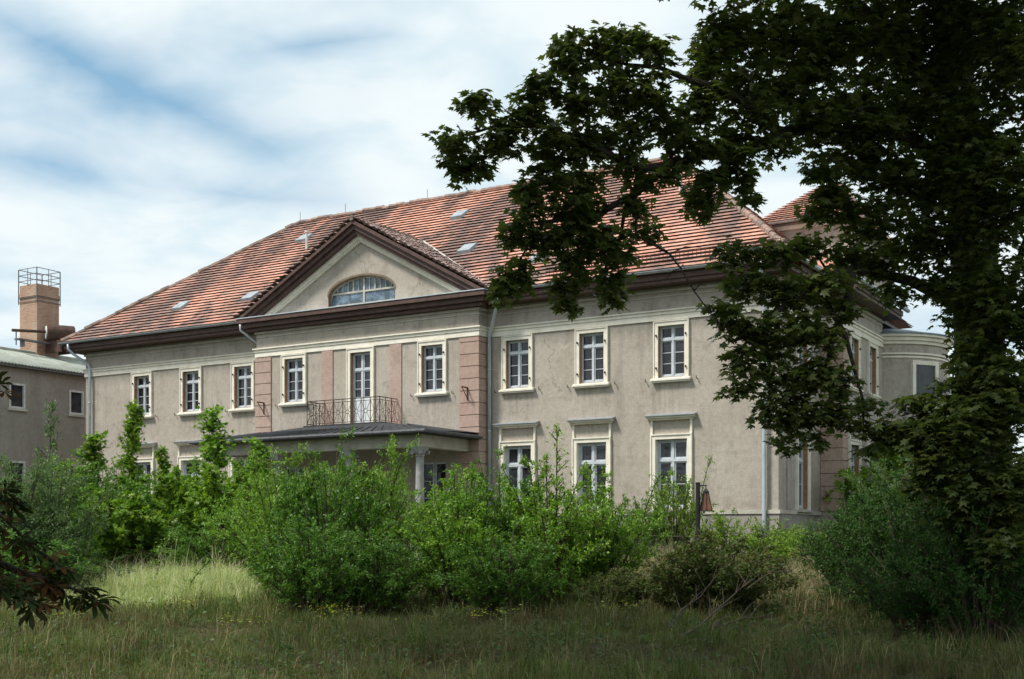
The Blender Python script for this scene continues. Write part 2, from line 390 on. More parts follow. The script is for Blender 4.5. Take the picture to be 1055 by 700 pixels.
# leaf outlines: (along, across, lift), faces
OVATE = ([(0, 0, 0), (.45, .25, .05), (1, 0, -.04), (.45, -.25, .05)], [(0, 3, 2, 1)])
LANCE = ([(0, 0, 0), (.45, .13, .03), (1, 0, -.06), (.45, -.13, .03)], [(0, 3, 2, 1)])
_mo = [(-.02, 0, 0), (-.02, .30, -.02), (.16, .50, -.05), (.26, .27, .02), (.62, .46, -.05), (.56, .16, .02), (1.0, 0, -.08), (.56, -.16, .02), (.62, -.46, -.05), (.26, -.27, .02), (.16, -.50, -.05), (-.02, -.30, -.02)]
MAPLE = ([(.25, 0, .03)]+_mo, [(0, i+1, (i+1) % 12+1) for i in range(12)])
_ch = [(0, 0, 0)]; _cf = []
for a_, L_ in ((0, 1.0), (.75, .92), (-.75, .92), (1.45, .72), (-1.45, .72)):
    ca, sa = math.cos(a_), math.sin(a_); i0 = len(_ch)
    for u_, v_, w_ in ((.6, .13, .02), (.78, .12, -.04), (1.0, 0, -.16), (.78, -.12, -.04), (.6, -.13, .02)):
        _ch.append((L_*(u_*ca-v_*sa), L_*(u_*sa+v_*ca), w_*L_))
    _cf.append((0, i0+4, i0+3, i0+2, i0+1, i0))
CHESTNUT = (_ch, _cf)
def unit(a): return a/(np.linalg.norm(a, axis=-1, keepdims=True)+1e-9)
def leaf_mesh(name, P, D, N, size, shape, mat, parent=None, loc=None):
    P = np.asarray(P); D = unit(np.asarray(D)); N = np.asarray(N); Sd = unit(np.cross(N, D)); N = np.cross(D, Sd)
    vs, fs = shape; L = np.array(vs); n, k = len(P), len(vs); size = np.broadcast_to(size, (n,))[:, None, None]
    V = P[:, None, :]+size*(L[None, :, 0:1]*D[:, None, :]+L[None, :, 1:2]*Sd[:, None, :]+L[None, :, 2:3]*N[:, None, :])
    fl = np.concatenate([np.array(q) for q in fs]); sz = np.array([len(q) for q in fs])
    flat = (fl[None, :]+np.arange(n)[:, None]*k).ravel()
    return np_mesh(name, V.reshape(-1, 3), flat, np.tile(sz, n), mat, parent, loc)

# ------------------------------------------------------------------ ground
def axis_grid(lo, hi, step, far):
    a = list(np.arange(lo, hi+.01, step)); g = step; x = lo
    left = []; 
    while x > -far: g *= 1.6; x -= g; left.append(max(x, -far))
    right = []; x = hi; g = step
    while x < far: g *= 1.6; x += g; right.append(min(x, far))
    return np.array(left[::-1]+a+right)
gx = axis_grid(-46, 26, .6, 1500); gy = axis_grid(-46, 16, .6, 1500)
XX, YY = np.meshgrid(gx, gy); ZZ = gz(XX, YY)+.035*np.sin(XX*1.3+YY*.7)*np.sin(YY*1.1-.5*XX)
nx, ny = len(gx), len(gy)
idx = np.arange(nx*ny).reshape(ny, nx)
q = np.stack([idx[:-1, :-1], idx[:-1, 1:], idx[1:, 1:], idx[1:, :-1]], -1).reshape(-1, 4)
o = np_mesh('ground', np.stack([XX, YY, ZZ], -1).reshape(-1, 3), q.ravel(), np.full(len(q), 4), 'soil'); o['kind'] = 'structure'
for p in o.data.polygons: p.use_smooth = True

# ------------------------------------------------------------------ the manor house
HX = -15.0; HW = 15.4; DEP = 13.5; G0 = .9            # centre line, half width, depth, wall foot
house = thing('manor_house', 'long two storey grey plastered manor house with red tiled hip roof, gable and columned porch', 'house', (HX, 0, G0))
RP = .575; RX = 5.05                                   # middle bay: how far it stands out, half width
EAVE_Y, EAVE_Z, RIDGE_Y, RIDGE_Z, RIDGE_H = -.7, 9.9, 6.75, 15.78, 9.2
MS = (RIDGE_Z-EAVE_Z)/(RIDGE_Y-EAVE_Y)
ax = [HX+v for v in (-11.92, -9.094, -6.266, -3.15, 0, 3.15, 6.266, 9.094, 11.92)]
UZ0, UZ1, UW = 6.67, 8.285, .45                         # upper window opening
LZ0, LZ1, LW = 2.50, 4.69, .545                        # lower window opening
REV = .2
def holed_wall(mb, x0, x1, z0, z1, y, holes, depth):
    xs = sorted({x0, x1}|{h[0] for h in holes}|{h[1] for h in holes}); zs = sorted({z0, z1}|{h[2] for h in holes}|{h[3] for h in holes})
    for i in range(len(xs)-1):
        for j in range(len(zs)-1):
            cx, cz = (xs[i]+xs[i+1])/2, (zs[j]+zs[j+1])/2
            if any(h[0] < cx < h[1] and h[2] < cz < h[3] for h in holes): continue
            mb.quad((xs[i], y, zs[j]), (xs[i+1], y, zs[j]), (xs[i+1], y, zs[j+1]), (xs[i], y, zs[j+1]))
    for a, b, c, d in holes:
        mb.quad((a, y, c), (a, y+depth, c), (a, y+depth, d), (a, y, d)); mb.quad((b, y, c), (b, y+depth, c), (b, y+depth, d), (b, y, d))
        mb.quad((a, y, d), (a, y+depth, d), (b, y+depth, d), (b, y, d)); mb.quad((a, y, c), (a, y+depth, c), (b, y+depth, c), (b, y, c))
wall = MB()
X0, X1 = HX-HW, HX+HW; A, B = HX-RX, HX+RX; WT = 9.62
def hs(idx):
    return [(ax[i]-UW, ax[i]+UW, UZ0, UZ1) for i in idx]
def hl(idx):
    return [(ax[i]-LW, ax[i]+LW, LZ0, LZ1) for i in idx]
holed_wall(wall, X0, A, G0, WT, 0, hs((0, 1, 2))+hl((0, 1, 2)), REV)
holed_wall(wall, B, X1, G0, WT, 0, hs((6, 7, 8))+hl((6, 7, 8)), REV)
DOOR = (HX-.46, HX+.46, 5.60, 8.28)                      # balcony door opening
porch_holes = [(HX-.75, HX+.75, 1.4, 4.0), (ax[3]-LW, ax[3]+LW, 2.3, 4.2), (ax[5]-LW, ax[5]+LW, 2.3, 4.2)]
holed_wall(wall, A, B, G0, WT, -RP, hs((3, 5))+[DOOR]+porch_holes, REV)
for x in (A, B): wall.quad((x, -RP, G0), (x, 0, G0), (x, 0, WT), (x, -RP, WT))
# right side: flat part, then a bay 0.75 m proud of it, then plain
SB0, SB1, SBX = 4.2, 9.3, X1+.74
def holed_side(mb, y0, y1, z0, z1, x, holes, depth):
    t_ = MB(); holed_wall(t_, y0, y1, z0, z1, 0, holes, depth)
    mb.add([(x-p[1], p[0], p[2]) for p in t_.v], t_.f)
side_lo = [(1.75, 2.75, 2.5, 4.69)]; side_up = [(1.8, 2.7, UZ0, UZ1)]
bay_y = [5.55, 7.85]
holed_side(wall, 0, SB0, G0, WT, X1, side_lo+side_up, REV)
holed_side(wall, SB0, SB1, G0, WT, SBX, [(c-.45, c+.45, UZ0, UZ1) for c in bay_y]+[(c-.5, c+.5, LZ0, LZ1) for c in bay_y], REV)
for y in (SB0, SB1): wall.quad((X1, y, G0), (SBX, y, G0), (SBX, y, WT), (X1, y, WT))
wall.quad((X1, SB1, G0), (X1, DEP, G0), (X1, DEP, WT), (X1, SB1, WT))
wall.quad((X0, 0, G0), (X0, DEP, G0), (X0, DEP, WT), (X0, 0, WT)); wall.quad((X0, DEP, G0), (X1, DEP, G0), (X1, DEP, WT), (X0, DEP, WT))
wallo = wall.build('wall', 'plaster', house)
# plinth with its string course
pl = MB()
for x0, x1, y in ((X0-.03, A-.03, 0), (B+.03, X1+.03, 0), (A-.03, B+.03, -RP)):
    pl.box(x0, x1, y-.05, y+.1, G0-.3, 2.30)
pl.box(X1-.1, X1+.05, .12, SB0-.002, G0-.3, 2.30); pl.box(SBX-.1, SBX+.05, SB0-.05, SB1, G0-.3, 2.30)
pl.build('plinth', 'plinth', house)
sc = MB()
for x0, x1, y in ((X0-.05, A-.032, 0), (B+.032, X1+.08, 0), (A-.05, B+.05, -RP)): sc.box(x0, x1, y-.085, y+.12, 2.303, 2.42)
sc.box(X1-.1, X1+.085, .125, SB0-.06, 2.303, 2.42); sc.box(SBX-.1, SBX+.085, SB0-.085, SB1, 2.303, 2.42)
sc.build('string_course', 'grey_cream', house)
# cream band (two steps) and thin mouldings of the frieze
bd = MB()
def ring(mb, z0, z1, p):
    mb.box(X0-p, A-p-.002, -p, .05, z0, z1); mb.box(B+p+.002, X1+p, -p, .05, z0, z1); mb.box(A-p, B+p, -RP-p, -RP+.05, z0, z1)
    mb.box(B-.05, B+p, -RP+.052, -p-.002, z0, z1); mb.box(A-p, A+.05, -RP+.052, -p-.002, z0, z1)
    mb.box(X1-.05, X1+p, .052, SB0-p-.002, z0, z1); mb.box(X1-.05, SBX+p, SB0-p, SB0+.05, z0, z1); mb.box(SBX-.05, SBX+p, SB0+.052, SB1, z0, z1)
    mb.box(X0-p, X0+.05, .052, DEP, z0, z1)
ring(bd, 8.46, 8.64, .045); ring(bd, 8.642, 8.74, .075); ring(bd, 8.742, 8.79, .12)
bd.build('cornice_band', 'cream', house)
fr = MB(); ring(fr, 9.20, 9.24, .03); ring(fr, 9.34, 9.42, .06)
fr.build('frieze_moulding', 'grey_cream', house)
# wooden eaves box
ev = MB(); E = .58
GX = 5.6                                               # gable half width at the eaves
ev.box(X0-E, HX-GX, -E, 0, 9.51, 9.62); ev.box(HX+GX, X1+E, -E, 0, 9.51, 9.62)
ev.box(X0-E-.05, HX-GX, -E-.06, -E+.1, 9.622, 9.80); ev.box(HX+GX, X1+E+.05, -E-.06, -E+.1, 9.622, 9.80)
ev.box(X1, X1+E, .002, 3.6, 9.51, 9.62); ev.box(X1, SBX+E, 3.602, 9.8, 9.51, 9.62); ev.box(X1+E-.1, X1+E+.05, .2, 3.5, 9.622, 9.80); ev.box(SBX+E-.1, SBX+E+.05, 3.6, 9.8, 9.622, 9.80)
ev.box(X1, X1+E, 9.802, DEP, 9.51, 9.62); ev.box(X0-E, X0, .002, DEP, 9.51, 9.62); ev.box(X0-E-.05, X0-E+.1, .1, DEP, 9.622, 9.80)
ev.build_pieces('eaves_box', 'cornice_wood', house, [[0, 2], [1, 3], [4, 5, 6, 7, 8], [9, 10]])

# --- tiled roof: every course is a real overlapping strip with a rolled profile
def tile_plane(mb, uvs, O, ud, vd, L, intervals, rowh=.265, tw=.235, lift=.062, roll=1.0):
    O, ud, vd = map(lambda a: np.array(a, float), (O, ud, vd)); nd = np.cross(ud, vd); nd /= np.linalg.norm(nd)
    if nd[2] < 0: nd = -nd
    nr = int(math.ceil(L/rowh))
    for r in range(nr):
        v0, v1 = r*rowh, min(L, (r+1)*rowh+.03)
        I0, I1 = intervals(v0), intervals(min(v1, L))
        for k in range(min(len(I0), len(I1))):
            a0, b0 = I0[k]; a1, b1 = I1[k]
            lo, hi = min(a0, a1), max(b0, b1)
            if hi-lo < .01: continue
            off = (r % 2)*.5*tw*0
            i0, i1 = int(math.floor((lo-off)/tw)), int(math.ceil((hi-off)/tw))
            us, hh, ui = [], [], []
            for i in range(i0, i1):
                j = random.uniform(-.003, .003)
                for fr_, h in ((0, .005), (.16, .002), (.55, -.001), (.84, .002), (.97, .005)):
                    us.append(off+(i+fr_)*tw); hh.append(h*roll+j*roll); ui.append(i+fr_*.98+.005)
            us = np.array(us); hh = np.array(hh)
            U0 = np.clip(us, a0, b0); U1 = np.clip(us, a1, b1)
            sag = .012*math.sin(r*1.7)
            low = O+np.outer(U0, ud)+vd*(v0)+np.outer(hh+lift+sag*.3, nd)
            up = O+np.outer(U1, ud)+vd*v1+np.outer(hh*.7+.004, nd)
            lip = O+np.outer(U0, ud)+vd*(v0+.075)+np.outer(hh*.3+.012, nd)
            n = len(us); o = len(mb.v)
            mb.v += [tuple(p) for p in low]+[tuple(p) for p in up]+[tuple(p) for p in lip]
            uvs += [(u, r+.02) for u in ui]+[(u, r+.96) for u in ui]+[(u, r+.01) for u in ui]
            for i in range(n-1):
                if abs(U0[i+1]-U0[i])+abs(U1[i+1]-U1[i]) < 1e-4: continue
                mb.f.append((o+i, o+i+1, o+n+i+1, o+n+i)); mb.f.append((o+2*n+i, o+2*n+i+1, o+i+1, o+i))
GA, GZ = 13.02, .5475                                   # gable roof: ridge height, slope
def main_iv(v):
    z = EAVE_Z+v*SLz; f = (z-EAVE_Z)/(RIDGE_Z-EAVE_Z)
    l = (HX-HW-.7)*(1-f)+(HX-RIDGE_H)*f; r_ = (HX+HW+.7)*(1-f)+(HX+RIDGE_H)*f
    wv = (GA-z)/GZ
    if wv > 0: return [(l, HX-wv), (HX+wv, r_)]
    return [(l, HX), (HX, r_)]
SL = math.hypot(RIDGE_Y-EAVE_Y, RIDGE_Z-EAVE_Z); SLz = (RIDGE_Z-EAVE_Z)/SL; SLy = (RIDGE_Y-EAVE_Y)/SL
roof = MB(); roof.uv = []
tile_plane(roof, roof.uv, (0, EAVE_Y, EAVE_Z), (1, 0, 0), (0, SLy, SLz), SL, main_iv)
# right hip slope: u along +y
hx0, hx1 = HX+HW+.7, HX+RIDGE_H; HL = math.hypot(hx0-hx1, RIDGE_Z-EAVE_Z); hvx = (hx1-hx0)/HL; hvz = (RIDGE_Z-EAVE_Z)/HL
def hip_iv(v):
    f = v/HL; return [(EAVE_Y*(1-f)+RIDGE_Y*f, (DEP+.7)*(1-f)+RIDGE_Y*f)]
tile_plane(roof, roof.uv, (hx0, 0, EAVE_Z), (0, 1, 0), (hvx, 0, hvz), HL, hip_iv)
# low roof over the side bay
n0 = len(roof.v)
roof.add([(hx0+.72, 3.5, EAVE_Z-.02), (hx0+.72, 9.9, EAVE_Z-.02), (hx0-1.6, 8.3, EAVE_Z+1.75), (hx0-1.6, 5.1, EAVE_Z+1.75)], [(0, 1, 2, 3)])
roof.add([(hx0+.72, 3.5, EAVE_Z-.02), (hx0-1.6, 5.1, EAVE_Z+1.75), (hx0-1.6, 3.5, EAVE_Z+.2)], [(0, 1, 2)])
# left hip and back slopes (plain)
roof.add([(HX-HW-.7, EAVE_Y, EAVE_Z), (HX-HW-.7, DEP+.7, EAVE_Z), (HX-RIDGE_H, RIDGE_Y, RIDGE_Z)], [(0, 1, 2)])
roof.add([(HX-HW-.7, DEP+.7, EAVE_Z), (HX+HW+.7, DEP+.7, EAVE_Z), (HX+RIDGE_H, RIDGE_Y, RIDGE_Z), (HX-RIDGE_H, RIDGE_Y, RIDGE_Z)], [(0, 1, 2, 3)])
roof.uv += [(p[1]/.235, p[2]/.2) for p in roof.v[n0:]]
roofo = roof.build('roof', 'clay_tiles', house)
# ridge and hip caps
rt = MB()
def caps(a, b, r=.115, step=.36):
    a, b = np.array(a), np.array(b); L = np.linalg.norm(b-a); n = int(L/step)
    for i in range(n):
        p = a+(b-a)*(i/n); q_ = a+(b-a)*((i+1.08)/n); j = random.uniform(-.03, .035)
        rt.tube([p+(0, 0, j), q_+(0, 0, j)], [r*1.06, r*.92], 7)
caps((HX-RIDGE_H, RIDGE_Y, RIDGE_Z+.02), (HX+RIDGE_H, RIDGE_Y, RIDGE_Z+.02))
caps((HX-HW-.7, EAVE_Y, EAVE_Z+.05), (HX-RIDGE_H, RIDGE_Y, RIDGE_Z+.03)); caps((HX+HW+.7, EAVE_Y, EAVE_Z+.05), (HX+RIDGE_H, RIDGE_Y, RIDGE_Z+.03))
rt.build('ridge_tiles', 'ridge_tile', roofo)
# roof hatches of grey metal, standing a little proud of the tiles
def roof_pt(px, py):
    k = (px-527.5)/F; d = np.array([*(k*RV+VV), (YH-py)/F]); nrm = np.array([0, -SLz, SLy]); o_ = np.array([0, EAVE_Y, EAVE_Z])
    s = np.dot(o_-CAM, nrm)/np.dot(d, nrm); return CAM+d*s
vd = np.array([0, SLy, SLz]); nd = np.array([0, -SLz, SLy]); ud = np.array([1., 0, 0])
for px, py in ((482, 258), (474, 223), (555, 268), (314, 247), (259, 307), (187, 317)):
    c = roof_pt(px, py); h = MB()
    def P(u, v, n): return tuple(c+ud*u+vd*v+nd*n)
    h.add([P(-.30, -.36, .02), P(.30, -.36, .02), P(.30, .36, .02), P(-.30, .36, .02), P(-.27, -.32, .16), P(.27, -.32, .16), P(.27, .33, .11), P(-.27, .33, .11)],
          [(4, 5, 6, 7), (0, 1, 5, 4), (1, 2, 6, 5), (2, 3, 7, 6), (3, 0, 4, 7)])
    h.build('roof_hatch', 'hatch_metal', roofo)
for px, py in ((316, 258), (701, 200)):
    c = roof_pt(px, py); MB().tube([c-(0, 0, .1), c+(0, 0, .75)], .055, 8).tube([c+(0, 0, .75), c+(0, 0, .82)], .085, 8).build('vent_pipe', 'white_cap', roofo)
for xx in (-24.2, -21.6, -17.2, -12.5, -9.0):
    MB().tube([(xx, RIDGE_Y, RIDGE_Z+.05), (xx, RIDGE_Y, RIDGE_Z+.5)], .012, 5).build('lightning_rod', 'rail_steel', roofo)
aa = MB(); aa.tube([(-10.2, RIDGE_Y, RIDGE_Z), (-10.2, RIDGE_Y, RIDGE_Z+1.0)], .02, 5)
for k in range(4): aa.tube([(-10.5+.03*k, RIDGE_Y, RIDGE_Z+.55+.12*k), (-9.9-.03*k, RIDGE_Y, RIDGE_Z+.55+.12*k)], .012, 5)
aa.build('antenna', 'rail_steel', roofo)
# snow guard along the right part of the eaves
sg = MB(); sx0, sx1 = HX+7.6, X1+.35
c0 = np.array([0, EAVE_Y, EAVE_Z])+vd*.42
for k in range(3): sg.tube([(sx0, *(c0+nd*.10+np.array([0, 0, .02+.115*k]))[1:]), (sx1, *(c0+nd*.10+np.array([0, 0, .02+.115*k]))[1:])], .014, 5)
n = int((sx1-sx0)/.14)
for i in range(n+1):
    x = sx0+(sx1-sx0)*i/n; p = c0+nd*.10; sg.tube([(x, p[1], p[2]-.04), (x, p[1], p[2]+.27)], .010, 4)
sg.build('snow_guard', 'rail_brown', roofo)
# gutters: half round with brackets
def gutter(x0, x1, y, z, r=.085):
    gu = MB()
    prof = [(y+r*math.cos(PI+PI*k/8), z+r*math.sin(PI+PI*k/8)) for k in range(9)]; inn = [(y+(r-.012)*math.cos(2*PI-PI*k/8), z+.003+(r-.012)*math.sin(2*PI-PI*k/8)) for k in range(9)]
    gu.prism(prof+inn, 'x', x0, x1)
    nb = int((x1-x0)/.8)
    for i in range(nb+1):
        x = x0+(x1-x0)*i/max(1, nb); pr = [(y+(r+.012)*math.cos(PI+PI*k/6), z+(r+.012)*math.sin(PI+PI*k/6)) for k in range(7)]
        gu.prism(pr, 'x', x-.02, x+.02)
    return gu
gutter(X0-.75, HX-GX-.05, EAVE_Y-.07, EAVE_Z-.01).build('gutter', 'zinc', house); gutter(HX+GX+.05, X1+.78, EAVE_Y-.07, EAVE_Z-.01).build('gutter', 'zinc', house)
MB().tube([(hx0+.06, -.6, EAVE_Z-.03), (hx0+.06, 3.4, EAVE_Z-.03)], .08, 8).build('gutter', 'zinc', house); MB().tube([(hx0+.8, 3.4, EAVE_Z-.06), (hx0+.8, 10, EAVE_Z-.06)], .08, 8).build('gutter', 'zinc', house)
def downpipe(pts, r=.058):
    mb = MB().tube(pts, r, 10)
    for z in (3.2, 5.2, 7.3):
        p = pts[-1]
        if z < pts[-2][2]: mb.tube([(p[0], p[1], z), (p[0], p[1], z+.05)], r+.014, 10)
    mb.build('downpipe', 'zinc_light', house, smooth=True)
downpipe([(X0-.2, -.76, 9.83), (X0-.2, -.76, 9.6), (X0-.1, -.62, 9.42), (X0+.32, -.18, 9.0), (X0+.40, -.13, 8.82), (X0+.40, -.13, 1.0)])
downpipe([(HX-GX-.1, -.76, 9.82), (HX-GX-.1, -.76, 9.55), (A-.15, -.2, 9.0), (A-.12, -.14, 8.8), (A-.12, -.14, 1.0)])
downpipe([(HX+GX+.35, -.76, 9.82), (HX+GX+.35, -.74, 9.6), (B+.30, -.22, 8.75), (B+.16, -.14, 8.5), (B+.16, -.14, 1.0)])
px_ = front(787.5, 500, -.12)[0]
downpipe([(px_+.1, -.76, 9.82), (px_+.1, -.70, 9.5), (px_, -.2, 9.0), (px_, -.14, 8.8), (px_, -.14, 2.1), (px_, -.14, 1.3)], .062)

# --- quoins, pilasters
def quoin(*boxes):
    qn = MB()
    for (x0, x1, y0, y1) in boxes:
        z = 2.44
        while z < 8.42:
            h = min(.415, 8.44-z-.002); qn.box(x0, x1, y0, y1, z, z+h-.022); z += .417
    qn.build('quoin_strip', 'pink_plaster', house, bevel=.008)
quoin((B-.76, B+.04, -RP-.045, -RP+.06), (B-.06, B+.038, -RP+.063, -.03))
quoin((A-.04, A+.76, -RP-.045, -RP+.06), (A-.038, A+.06, -RP+.063, -.03))
quoin((X1+.02, SBX+.035, SB0-.04, SB0+.06), (SBX-.05, SBX+.035, SB0+.063, SB0+.5))
for x0 in (HX-1.81, HX+1.30):
    MB().box(x0, x0+.52, -RP-.035, -RP+.02, 5.4, 8.455).build('pilaster', 'pink_plaster', house)
# corner strip of the side wall, pinkish
MB().box(X1-.02, X1+.03, .75, 1.15, 2.43, 8.455).build('pilaster', 'plaster', house)

# --- windows
def panes(mb, gm, x0, x1, z0, z1, y, cols, rows, st=.036, bar=.022):
    """one casement: stiles, glazing bars and glass"""
    mb.box(x0, x0+st, y, y+.05, z0, z1); mb.box(x1-st, x1, y, y+.05, z0, z1)
    mb.box(x0+st, x1-st, y+.001, y+.05, z0, z0+st*1.2); mb.box(x0+st, x1-st, y+.001, y+.05, z1-st, z1)
    for i in range(1, cols): c = x0+st+(x1-x0-2*st)*i/cols; mb.box(c-bar/2, c+bar/2, y+.004, y+.046, z0+st*1.2, z1-st)
    for i in range(1, rows): c = z0+st+(z1-z0-2*st)*i/rows; mb.box(x0+st, x1-st, y+.006, y+.044, c-bar/2, c+bar/2)
    gm.quad((x0, y+.03, z0), (x1, y+.03, z0), (x1, y+.03, z1), (x0, y+.03, z1))
def make_upper():
    """origin: middle of the wall axis, wall plane y = 0, z = 0 at opening foot"""
    h = UZ1-UZ0; wn, gm = MB(), MB(); y = .12
    wn.box(-UW, -UW+.035, y-.02, y+.08, 0, h); wn.box(UW-.035, UW, y-.02, y+.08, 0, h); wn.box(-UW+.035, UW-.035, y-.021, y+.08, 0, .05); wn.box(-UW+.035, UW-.035, y-.021, y+.08, h-.045, h)
    tz = h*.735; wn.box(-UW+.035, UW-.035, y-.035, y+.08, tz-.035, tz+.035); wn.box(-.03, .03, y-.03, y+.07, .05, tz-.035); wn.box(-.03, .03, y-.03, y+.07, tz+.035, h-.045)
    for s in (-1, 1):
        a, b_ = sorted((s*.03, s*(UW-.035)))
        panes(wn, gm, a, b_, .05, tz-.035, y, 1, 3); panes(wn, gm, a, b_, tz+.035, h-.045, y, 1, 1, .034)
    win = wn.build('window', 'sash_paint', house, loc=(0, 0, 0))
    gm.build('pane', 'glass', win, (0, 0, 0))
    sr = MB(); s_ = .155
    sr.box(-UW-s_, -UW, -.06, .02, -.06, h+s_); sr.box(UW, UW+s_, -.06, .02, -.06, h+s_); sr.box(-UW, UW, -.059, .02, h, h+s_)
    sr.box(-UW-s_-.0, -UW-s_+.035, -.085, -.061, -.06, h+s_); sr.box(UW+s_-.035, UW+s_, -.085, -.061, -.06, h+s_); sr.box(-UW-s_+.036, UW+s_-.036, -.084, -.061, h+s_-.035, h+s_)
    sr.build('surround', 'cream', win, (0, 0, 0))
    sl = MB().add([(-UW-s_-.07, -.16, -.13), (UW+s_+.07, -.16, -.13), (UW+s_+.07, .1, -.13), (-UW-s_-.07, .1, -.13), (-UW-s_-.07, -.16, -.075), (UW+s_+.07, -.16, -.075), (UW+s_+.07, .1, -.0), (-UW-s_-.07, .1, -.0)],
                  [(0, 3, 2, 1), (4, 5, 6, 7), (0, 1, 5, 4), (1, 2, 6, 5), (2, 3, 7, 6), (3, 0, 4, 7)])
    sl.box(-UW-s_-.04, UW+s_+.04, -.12, .0, -.18, -.131); sl.build('sill', 'cream', win, (0, 0, 0))
    for xa in (-UW, UW-.02): MB().box(xa, xa+.02, -.03, y-.022, .02, h-.02).build('reveal_lining', 'reveal_wood', win, (0, 0, 0))
    for s in (-1, 1):
        for z in (.28, h-.30): MB().box(s*(UW+.055)-.018, s*(UW+.055)+.018, -.11, -.061, z-.03, z+.03).build('shutter_hinge', 'dark_iron', win, (0, 0, 0))
        MB().tube([(s*(UW+.42), 0, -.12), (s*(UW+.42), -.10, -.12), (s*(UW+.42), -.10, -.04)], .014, 5).build('shutter_catch', 'dark_iron', win, (0, 0, 0))
    return win
def place(win, x, y, z, rz=0):
    win.location = Vector((x, y, z))-Vector(house.location); win.rotation_euler = (0, 0, rz)
up = make_upper(); first = True
for i in (0, 1, 2, 6, 7, 8, 3, 5):
    o_ = up if first else copy_tree(up); first = False
    place(o_, ax[i], -RP if i in (3, 5) else 0, UZ0)
for y in bay_y: place(copy_tree(up), SBX, y, UZ0, PI/2)
place(copy_tree(up), X1, 2.25, UZ0, PI/2)
def make_lower(W, h, hood=True):
    wn, gm = MB(), MB(); y = .13; tz = h*.70
    wn.box(-W, -W+.07, y-.02, y+.08, 0, h); wn.box(W-.07, W, y-.02, y+.08, 0, h); wn.box(-W+.07, W-.07, y-.021, y+.08, 0, .06); wn.box(-W+.07, W-.07, y-.021, y+.08, h-.06, h)
    wn.box(-W+.07, W-.07, y-.04, y+.08, tz-.045, tz+.045); wn.box(-.045, .045, y-.035, y+.07, .06, tz-.045); wn.box(-.04, .04, y-.035, y+.07, tz+.045, h-.06)
    for s in (-1, 1):
        a, b_ = sorted((s*.045, s*(W-.07)))
        panes(wn, gm, a, b_, .06, tz-.045, y, 1, 2, .045); panes(wn, gm, a, b_, tz+.045, h-.06, y, 1, 1, .042)
    win = wn.build('window', 'sash_paint', house, loc=(0, 0, 0)); gm.build('pane', 'glass', win, (0, 0, 0))
    s_ = .165; sr = MB()
    sr.box(-W-s_, -W, -.06, .02, -.05, h+s_); sr.box(W, W+s_, -.06, .02, -.05, h+s_); sr.box(-W, W, -.059, .02, h, h+s_)
    sr.box(-W-s_, -W-s_+.04, -.09, -.061, -.05, h+s_); sr.box(W+s_-.04, W+s_, -.09, -.061, -.05, h+s_); sr.box(-W-s_+.041, W+s_-.041, -.089, -.061, h+s_-.04, h+s_)
    # side strips of the panel below the hood
    sr.box(-W-s_, -W-s_+.07, -.06, .02, h+s_+.002, h+s_+.44); sr.box(W+s_-.07, W+s_, -.06, .02, h+s_+.002, h+s_+.44)
    sr.build('surround', 'cream', win, (0, 0, 0))
    MB().box(-W-s_-.06, W+s_+.06, -.15, .1, -.12, -.052).build('sill', 'grey_cream', win, (0, 0, 0))
    z = h+s_+.44; hd = MB()
    hd.box(-W-s_-.04, W+s_+.04, -.11, .02, z+.002, z+.06); hd.box(-W-s_-.10, W+s_+.10, -.19, .02, z+.062, z+.12)
    hd.build('window_hood', 'cream', win, (0, 0, 0))
    hc = MB().add([(-W-s_-.15, -.25, z+.122), (W+s_+.15, -.25, z+.122), (W+s_+.15, .02, z+.122), (-W-s_-.15, .02, z+.122), (-W-s_-.15, -.25, z+.15), (W+s_+.15, -.25, z+.15), (W+s_+.15, .02, z+.21), (-W-s_-.15, .02, z+.21)],
                  [(0, 3, 2, 1), (4, 5, 6, 7), (0, 1, 5, 4), (1, 2, 6, 5), (2, 3, 7, 6), (3, 0, 4, 7)])
    hc.build('hood_capping', 'zinc', win, (0, 0, 0))
    for xa in (-W, W-.02): MB().box(xa, xa+.02, -.03, y-.022, .02, h-.02).build('reveal_lining', 'reveal_wood' if not hood else 'cream', win, (0, 0, 0))
    return win
lo = make_lower(LW, LZ1-LZ0); first = True
for i in (8, 7, 6, 0, 1, 2):
    o_ = lo if first else copy_tree(lo); first = False
    place(o_, ax[i], 0, LZ0)
lo2 = make_lower(.5, LZ1-LZ0, False); place(lo2, SBX, bay_y[0], LZ0, PI/2); place(copy_tree(lo2), SBX, bay_y[1], LZ0, PI/2); place(copy_tree(lo2), X1, 2.25, LZ0, PI/2)
# balcony door
x0, x1, z0, z1 = DOOR; dm, dg = MB(), MB(); y = -RP+.1
dm.box(x0, x0+.06, y, y+.08, z0, z1); dm.box(x1-.06, x1, y, y+.08, z0, z1); dm.box(x0+.06, x1-.06, y+.001, y+.08, z1-.05, z1)
tz = z0+2.05; dm.box(x0+.06, x1-.06, y-.015, y+.08, tz-.03, tz+.035); dm.box(HX-.035, HX+.035, y-.012, y+.075, z0, tz-.03); dm.box(HX-.03, HX+.03, y-.012, y+.075, tz+.035, z1-.05)
for a, b_ in ((x0+.06, HX-.035), (HX+.035, x1-.06)):
    panes(dm, dg, a, b_, z0+1.02, tz-.03, y+.01, 1, 3, .045); panes(dm, dg, a, b_, tz+.035, z1-.05, y+.01, 1, 1, .04)
d_o = dm.build('balcony_door', 'sash_paint', house); dg.build('pane', 'glass', d_o)
MB().box(x0+.06, HX-.037, y+.012, y+.06, z0, z0+1.018).box(HX+.037, x1-.06, y+.012, y+.06, z0, z0+1.018).build('door_panel', 'door_paint', d_o)
sr = MB(); s_ = .165
